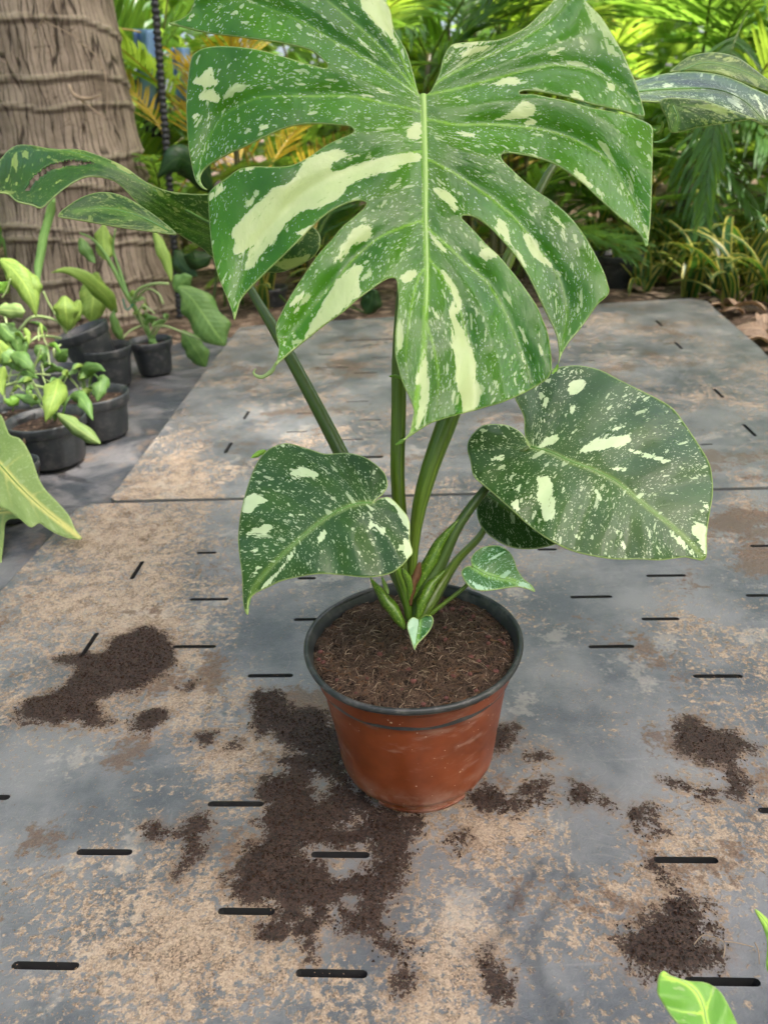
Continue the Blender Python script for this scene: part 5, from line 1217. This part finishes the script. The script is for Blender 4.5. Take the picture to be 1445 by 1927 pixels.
def palm(x, y, label, kinds, n, hmin, hmax, canes=3, seed=0, scale=(.8, 1.15), elev=(20, 75), face=None, tall=0, group='areca palms behind the deck'):
    rs = random.Random(seed*31+5); e = thing('areca_palm', label, 'palm', group, loc=(x, y, GZ))
    tops = []
    for c in range(canes):
        bx_, by_ = rs.uniform(-.12, .12), rs.uniform(-.12, .12); h = rs.uniform(hmin, hmax); lx, ly = rs.uniform(-.15, .15)*h, rs.uniform(-.15, .15)*h
        pts = [(bx_, by_, 0), (bx_+lx*.4, by_+ly*.4, h*.5), (bx_+lx, by_+ly, h)]
        V, Fc, U = tube(crom(pts, n=12), [.020, .016, .013], 8); obj('cane', V, Fc, M_canestem, e, uv=U); tops.append(pts[-1])
    for i in range(n):
        tp = tops[i % canes]; k = rs.choice(kinds); o = link('frond', rs.choice(k), e)
        az = rs.uniform(0, 6.283) if face is None else math.radians(face+rs.uniform(-80, 80))
        o.location = (tp[0], tp[1], tp[2]-.02); o.rotation_euler = (rs.uniform(-.3, .3), -math.radians(rs.uniform(*elev)), az); s = rs.uniform(*scale); o.scale = (s, s, s)
    return e
def frond_at(e, base, mesh, az, el, roll=0, s=1.0):
    o = link('frond', mesh, e); o.location = tuple(np.asarray(base)-np.array(e.location)); o.rotation_euler = (math.radians(roll), -math.radians(el), math.radians(az)); o.scale = (s, s, s); return o
pl = palm(.22, 3.2, 'areca palm with drooping blue-green fronds directly behind the big split leaf', [FR_G], 12, .35, .9, 4, 1, (.7, 1.0))
pl = palm(1.55, 3.1, 'dense areca palm behind the outstretched right leaf, fronds crossing', [FR_G, FR_G, FR_L], 15, .2, .7, 4, 2, (.7, 1.0))
frond_at(pl, atY(1320, 205, 2.75), FR_G[3], -110, -15, 10, .72)
frond_at(pl, atY(1240, 260, 2.8), FR_G[1], -60, 5, 0, .6)
pl = palm(2.15, 2.7, 'tall areca palm with lime fronds at the edge of the striped bed', [FR_L, FR_G], 13, .3, .9, 4, 3, (.7, 1.05))
frond_at(pl, atY(1400, 20, 2.3), FR_G[1], -120, -25, 0, .55)
pl = palm(-.62, 3.3, 'yellowing areca palm with orange-yellow stalks beside the iron rod', [FR_Y, FR_Y, FR_L], 13, .2, .7, 4, 4, (.7, 1.0))
frond_at(pl, atY(372, 330, 2.75), FR_Y[0], 95, 72, 0, .62)
frond_at(pl, atY(330, 300, 2.8), FR_Y[1], 140, 60, 0, .6)
frond_at(pl, atY(265, 60, 2.9), FR_L[1], -150, 10, 20, .5)
palm(.75, 3.9, 'lime-green areca palm standing between the two darker palms', [FR_L], 12, .3, .8, 3, 5, (.8, 1.1))
palm(-.15, 4.3, 'bright lime areca palm far behind the big split leaf', [FR_L, FR_L, FR_G], 14, .2, 1.0, 3, 6, (.8, 1.1))
palm(-1.2, 4.4, 'green areca palm seen behind the blue cloth', [FR_G, FR_L], 14, .2, 1.1, 3, 7, (.8, 1.2))
palm(1.5, 4.6, 'far lime areca palm behind the crossing fronds', [FR_L], 13, .3, 1.1, 3, 8, (.8, 1.2))
palm(2.7, 4.0, 'broad green areca palm far beyond the striped bed', [FR_G, FR_L], 14, .2, .9, 3, 9, (.8, 1.2))
palm(-2.2, 3.8, 'green areca palm standing past the far side of the palm trunk', [FR_G], 12, .2, .9, 3, 10, (.8, 1.1))
palm(.9, 5.6, 'farthest green areca palm, just showing between nearer fronds', [FR_G, FR_L], 14, .3, 1.4, 3, 11, (.9, 1.3))
palm(1.1, 3.0, 'young areca palm with low fronds behind the far deck edge', [FR_G], 14, .05, .25, 4, 21, (.35, .6), elev=(25, 80))
palm(-.25, 2.7, 'young areca palm low between the left leaf stalk and the big leaf', [FR_G, FR_L], 14, .05, .3, 4, 22, (.35, .6), elev=(25, 80))
palm(.55, 2.7, 'young areca palm hidden behind the heart of the big split leaf', [FR_G], 12, .05, .4, 4, 23, (.4, .65), elev=(25, 80))
palm(2.0, 3.0, 'small bushy areca palm among the striped plants', [FR_G, FR_L], 14, .05, .25, 4, 24, (.35, .6), elev=(20, 80))
palm(1.35, 3.6, 'mid-green areca palm with upright fronds behind the small bushy palm', [FR_G, FR_L], 16, .1, .5, 4, 25, (.6, .9), elev=(30, 80))
palm(-.9, 2.95, 'small green areca palm just past the palm trunk', [FR_G, FR_L], 12, .05, .3, 3, 26, (.4, .7), elev=(30, 80))
palm(2.2, 3.4, 'full mid-green areca palm behind the tall lime palm', [FR_G], 16, .1, .6, 4, 27, (.7, 1.0), elev=(25, 80))
tp = thing('areca_palm', 'slim-caned areca palm whose bare dark canes rise behind the big leaf', 'palm', 'areca palms behind the deck', loc=(*atY(900, 300, 3.6)[:2], GZ))
for i, (px_, w) in enumerate(((843, 5), (874, 10), (938, 6), (985, 9), (951, 4))):
    a = atY(px_+8, 420, 3.6+.05*i); a[2] = GZ; b_ = atY(px_, -10, 3.6+.05*i); c = atY(px_-30, -900, 3.6+.05*i)
    cc = crom([a, b_, c], n=16)-np.array(tp.location); V, Fc, U = tube(cc, [w*.0014, w*.0011], 7); obj('cane', V, Fc, M_canestem, tp, uv=U)
    for q in range(3):
        o = link('frond', random.choice(FR_G+FR_L), tp); o.location = tuple(cc[-1]); o.rotation_euler = (0, -random.uniform(.1, 1), random.uniform(0, 6.28))

for k in range(10):                       # crown of the big palm, above the frame
    o = link('frond', FR_G[k % 4], tree); o.location = (0, 0, 3.3); o.rotation_euler = (0, -math.radians(15+8*(k % 5)), k*.63); o.scale = (1.7, 1.7, 1.7); o['local'] = 1
# striped plants
def striped_mesh(L, w, bend, seed):
    rs = random.Random(seed); V, Fc, U = [], [], []; n = 8; c = np.zeros(3); el = math.radians(78); dd = bend
    for i in range(n+1):
        s = i/n; hw = w*.5*(.45+.55*math.sin(math.pi*min(1, s*.75+.2)))*(1 if i < n else .03)
        V += [c+np.array([0, -hw, 0])+np.array([-math.sin(el), 0, math.cos(el)])*hw*.35, c.copy(), c+np.array([0, hw, 0])+np.array([-math.sin(el), 0, math.cos(el)])*hw*.35]; U += [(s, 0), (s, .5), (s, 1)]
        c = c+np.array([math.cos(el), 0, math.sin(el)])*L/n; el -= dd/n*(1+s)
    for i in range(n):
        for z in (0, 1): Fc.append((i*3+z, i*3+z+1, i*3+z+4, i*3+z+3))
    return mesh_data('leaf', V, Fc, M_striped, uv=U)
ST = [striped_mesh(.20, .030, .5, 1), striped_mesh(.26, .026, 1.1, 2), striped_mesh(.16, .032, .25, 3), striped_mesh(.30, .022, 1.6, 4)]
def striped(x, y, n, seed, s=1.0):
    rs = random.Random(seed); e = thing('striped_plant', 'low plant with yellow-edged strap leaves in the bed beyond the deck', 'plant', 'striped plants beyond the deck', loc=(x, y, GZ-.01))
    for i in range(n):
        o = link('leaf', rs.choice(ST), e); o.location = (rs.uniform(-.02, .02), rs.uniform(-.02, .02), 0); o.rotation_euler = (rs.uniform(-.2, .2), rs.uniform(-.35, .5), rs.uniform(0, 6.283)); k = rs.uniform(.7, 1.15)*s; o.scale = (k, k, k)
spots = [(1215,520),(1245,530),(1285,515),(1320,540),(1350,552),(1375,575),(1405,548),(1435,575),(1235,480),(1275,465),(1345,500),(1165,530),(1190,505),(1415,505),(1310,430),(1270,420),(1110,525),(1380,470),(1440,470),(1060,520),(640,560),(590,545),(680,520),(560,520),(540,470),(700,470),(620,470),(740,500),(500,580),(1230,440),(1180,450),(1120,470),(960,500),(1000,520),(900,480),(1040,460),(1300,490),(1365,530),(1260,500),(1325,470),(1395,440),(1440,520),(1300,555),(1210,545)]
for i, (x, y) in enumerate(spots):
    g = gnd(x, y, GZ); striped(g[0], max(g[1], 2.18 if x < 1330 else g[1]), random.randint(9, 14), i, random.uniform(.95, 1.35))
# black pots in the bed
for i, (x, y, R, H, lab) in enumerate(((1172, 545, .10, .13, 'dark pot in the bed touching the far deck edge'), (1245, 425, .15, .12, 'wide low dark pot among the striped plants'), (505, 585, .07, .08, 'dark pot behind the left corner of the far deck panel'))):
    g = gnd(x, y, GZ); nursery_pot((g[0], g[1]+.1), R, H, lab, z0=GZ-.01, group='dark pots in the planted bed')
# dark broad leaves low in the gap
sh = thing('broad_leaf_plant', 'dark broad-leaved plant between the iron rod and the big leaf', 'plant', loc=(*gnd(470, 545, GZ)[:2], GZ))
shp = np.array(sh.location)
bl_list = [([(398,360,2.3),(360,310,2.25),(330,300,2.2),(296,335,2.2)], 55), ([(400,480,2.3),(370,490,2.25),(345,480,2.2)], 34), ([(430,470,2.3),(440,430,2.3),(450,400,2.3)], 45), ([(330,470,2.35),(345,500,2.3),(372,520,2.25)], 36), ([(690,590,2.2),(700,560,2.2),(695,540,2.2)], 40), ([(360,420,2.3),(378,395,2.3),(402,380,2.3)], 30), ([(560,590,2.25),(580,560,2.25),(610,550,2.25)], 30)]
darkleaves = [blade(sh, p, w, M_darkgreen, prof='lance') for p, w in bl_list]
for p, w in bl_list:
    a = atY(*p[0]); V, Fc, U = tube(crom([np.array([a[0]*.6+shp[0]*.4, a[1]*.6+shp[1]*.4, GZ]), (a+shp)/2+np.array([0, 0, .05]), a], n=10), [.006, .003], 6); obj('stem', V, Fc, M_petiole_dark, sh, uv=U)
# dry leaves
dv, df, du = [], [], []
for j in range(9):
    for i in range(5):
        s = j/8; q = i/4*2-1; w = .5*math.sin(math.pi*(.04+.92*s)**.8); dv.append((s-.5, q*w*.5, .10*abs(q)*w+.12*math.sin(s*5)+.05*math.sin(q*4+s*3))); du.append((s, i/4))
for j in range(8):
    for i in range(4): df.append((j*5+i, j*5+i+1, (j+1)*5+i+1, (j+1)*5+i))
dry_me = mesh_data('dry_leaf', dv, df, M_dry, uv=du)
for i in range(170):
    if i < 3: x, y = ((1398, 590), (1405, 640), (1430, 655))[i]; s = (.13, .15, .10)[i]
    elif i < 90: x, y, s = random.uniform(1330, 1500), random.uniform(420, 660), random.uniform(.05, .11)
    else: x, y, s = random.uniform(440, 1330), random.uniform(400, 560), random.uniform(.05, .10)
    g = gnd(x, y, GZ)
    if i >= 3 and g[1] < 2.2 and g[0] < 1.12: continue
    o = link('dry_leaf', dry_me); o.location = (g[0], g[1], GZ+.012+s*.08); o.rotation_euler = (random.uniform(-.5, .5), random.uniform(-.4, .4), random.uniform(0, 6.28)); o.scale = (s, s, s)
    tag(o, 'curled dry brown leaf lying on the bed beyond the deck', 'dry leaf', 'dry leaves littering the bed')
# leafy shrubs and the far wood
def leafcloud(n, fn, size, seed, m=0):
    rs = np.random.default_rng(seed); b = MB(); V, Fc, U = [], [], []
    for i in range(n):
        c = np.array(fn(rs)); s = size*rs.uniform(.6, 1.4); a, e_ = rs.uniform(0, 6.283), rs.uniform(-1.0, .5)
        d = np.array([math.cos(a)*math.cos(e_), math.sin(a)*math.cos(e_), math.sin(e_)]); w = np.cross(d, rs.normal(size=3)); w /= np.linalg.norm(w); nn = np.cross(w, d)
        o = len(V); V += [c, c+d*s*.5-w*s*.22+nn*s*.05, c+d*s*.5+w*s*.22+nn*s*.05, c+d*s*.45-nn*s*.03, c+d*s]; U += [(0, .5), (.5, 0), (.5, 1), (.5, .5), (1, .5)]
        Fc += [(o, o+1, o+3), (o, o+3, o+2), (o+1, o+4, o+3), (o+3, o+4, o+2)]
    return V, Fc, U
def shrub(x, y, h, rx, lab, mat, seed, size=.11, n=700):
    e = thing('leafy_shrub', lab, 'shrub', 'leafy shrubs behind the palms', loc=(x, y, GZ)); rs = random.Random(seed)
    tips = []
    for k in range(6):
        a = rs.uniform(0, 6.28); t = np.array([math.cos(a)*rx*.6, math.sin(a)*rx*.5, h*rs.uniform(.6, .95)]); tips.append(t)
        V, Fc, U = tube(crom([(0, 0, 0), t*.5+np.array([0, 0, .1*h]), t], n=8), [.014, .005], 6); obj('branch', V, Fc, M_canestem, e, uv=U)
    cl_ = [np.array([rs.uniform(-rx, rx), rs.uniform(-rx*.7, rx*.7), h*rs.uniform(.1, 1)]) for _ in range(16)]
    def fn(r):
        c = cl_[r.integers(0, 16)]; return c+r.normal(size=3)*np.array([.13, .13, .11])
    V, Fc, U = leafcloud(n, fn, size, seed); stuff(obj('foliage', V, Fc, mat, e, uv=U))
shrub(-.3, 5.0, 1.5, .7, 'rounded bright shrub behind the yellowing palm', M_bush, 1)
shrub(1.1, 5.2, 1.7, .8, 'tall bright shrub behind the lime palms', M_bush, 2)
shrub(2.6, 5.2, 1.7, .9, 'spreading bright shrub at the far side of the bed', M_bush, 3)
shrub(-1.5, 5.2, 1.8, .8, 'bright shrub glimpsed past the palm trunk and blue cloth', M_bush, 4)
shrub(3.3, 3.6, 1.5, .7, 'broad bright shrub past the tall lime palm', M_bush, 5)
def wood(r):
    x = r.uniform(-7, 9); z = r.uniform(0, 1)**.8*3.6; cl2 = noise.noise((x*.9, z*1.3, 4))
    return (x, 7.5+r.uniform(-1, 2.5)-cl2*1.0, z+.3*cl2)
V, Fc, U = leafcloud(17000, wood, .26, 77)
stuff(tag(obj('far_foliage', V, Fc, M_bush, uv=U), 'mass of sunlit far-off foliage closing the view', 'foliage'))

def added_hedge_ring(r):  # leaf ring added around the scene to darken reflections, open straight ahead
    a = r.uniform(math.radians(20), math.radians(340)); a = math.pi/2+a; q = 5.2+r.uniform(-.5, .9)
    return (math.cos(a)*q, 1.0+math.sin(a)*q, r.uniform(0, 1)**.9*3.3)
V, Fc, U = leafcloud(9000, added_hedge_ring, .34, 78)
stuff(tag(obj('hedge', V, Fc, M_bush, uv=U), 'tall leafy hedge added around the bed to darken reflections', 'hedge'))
# ---- unseen tree added to keep the sun off the deck (it stands behind the camera, to the right)
st = thing('added_shade_tree', 'unseen spreading tree added to shade the deck', 'tree', loc=(4.1, -2.9, GZ))
so_ = np.array(st.location); CC = np.array([3.0, -.72, 6.3])
V, Fc, U = tube(crom([so_, so_+np.array([-.05, .1, 2.2]), so_+np.array([-.5, .9, 4.4]), CC-np.array([0, 0, .35])], n=24), [.15, .12, .08, .03], 12); obj('trunk', V, Fc, M_trunk, st, uv=U, attrs={'ring': np.zeros(len(V)), 'scar': np.zeros(len(V))})
rs2 = random.Random(3)
lumps = []
for k in range(60):
    a, q = rs2.uniform(0, 6.283), math.sqrt(rs2.random()); lumps.append(CC+np.array([math.cos(a)*q*2.1, math.sin(a)*q*2.1, rs2.uniform(-.5, .55)]))
for k in range(12):
    t_ = lumps[k*5]; b0 = so_+np.array([-.5, .9, 4.4])
    V, Fc, U = tube(crom([b0, (b0+t_)/2+np.array([0, 0, .25]), t_], n=10), [.04, .012], 7); obj('limb', V, Fc, M_canestem, st, uv=U)
def crown_pt(r):
    return lumps[r.integers(0, 60)]+r.normal(size=3)*np.array([.22, .22, .15])
V, Fc, U = leafcloud(7000, crown_pt, .27, 5); stuff(obj('crown', V, Fc, M_bush, st, uv=U))

# things built in world space keep their place under their Empties
for e in [o for o in bpy.data.objects if o.type == 'EMPTY' and o.parent is None]:
    inv = (Matrix.Translation(Vector(e.location)) @ e.rotation_euler.to_matrix().to_4x4()).inverted()
    for c in e.children:
        if c.type == 'MESH' and e.name.startswith(('nursery_pot', 'palm_tree', 'broad_leaf_plant', 'added_shade_tree')) and not c.get('local'):
            c.matrix_parent_inverse = inv
        if 'local' in c: del c['local']
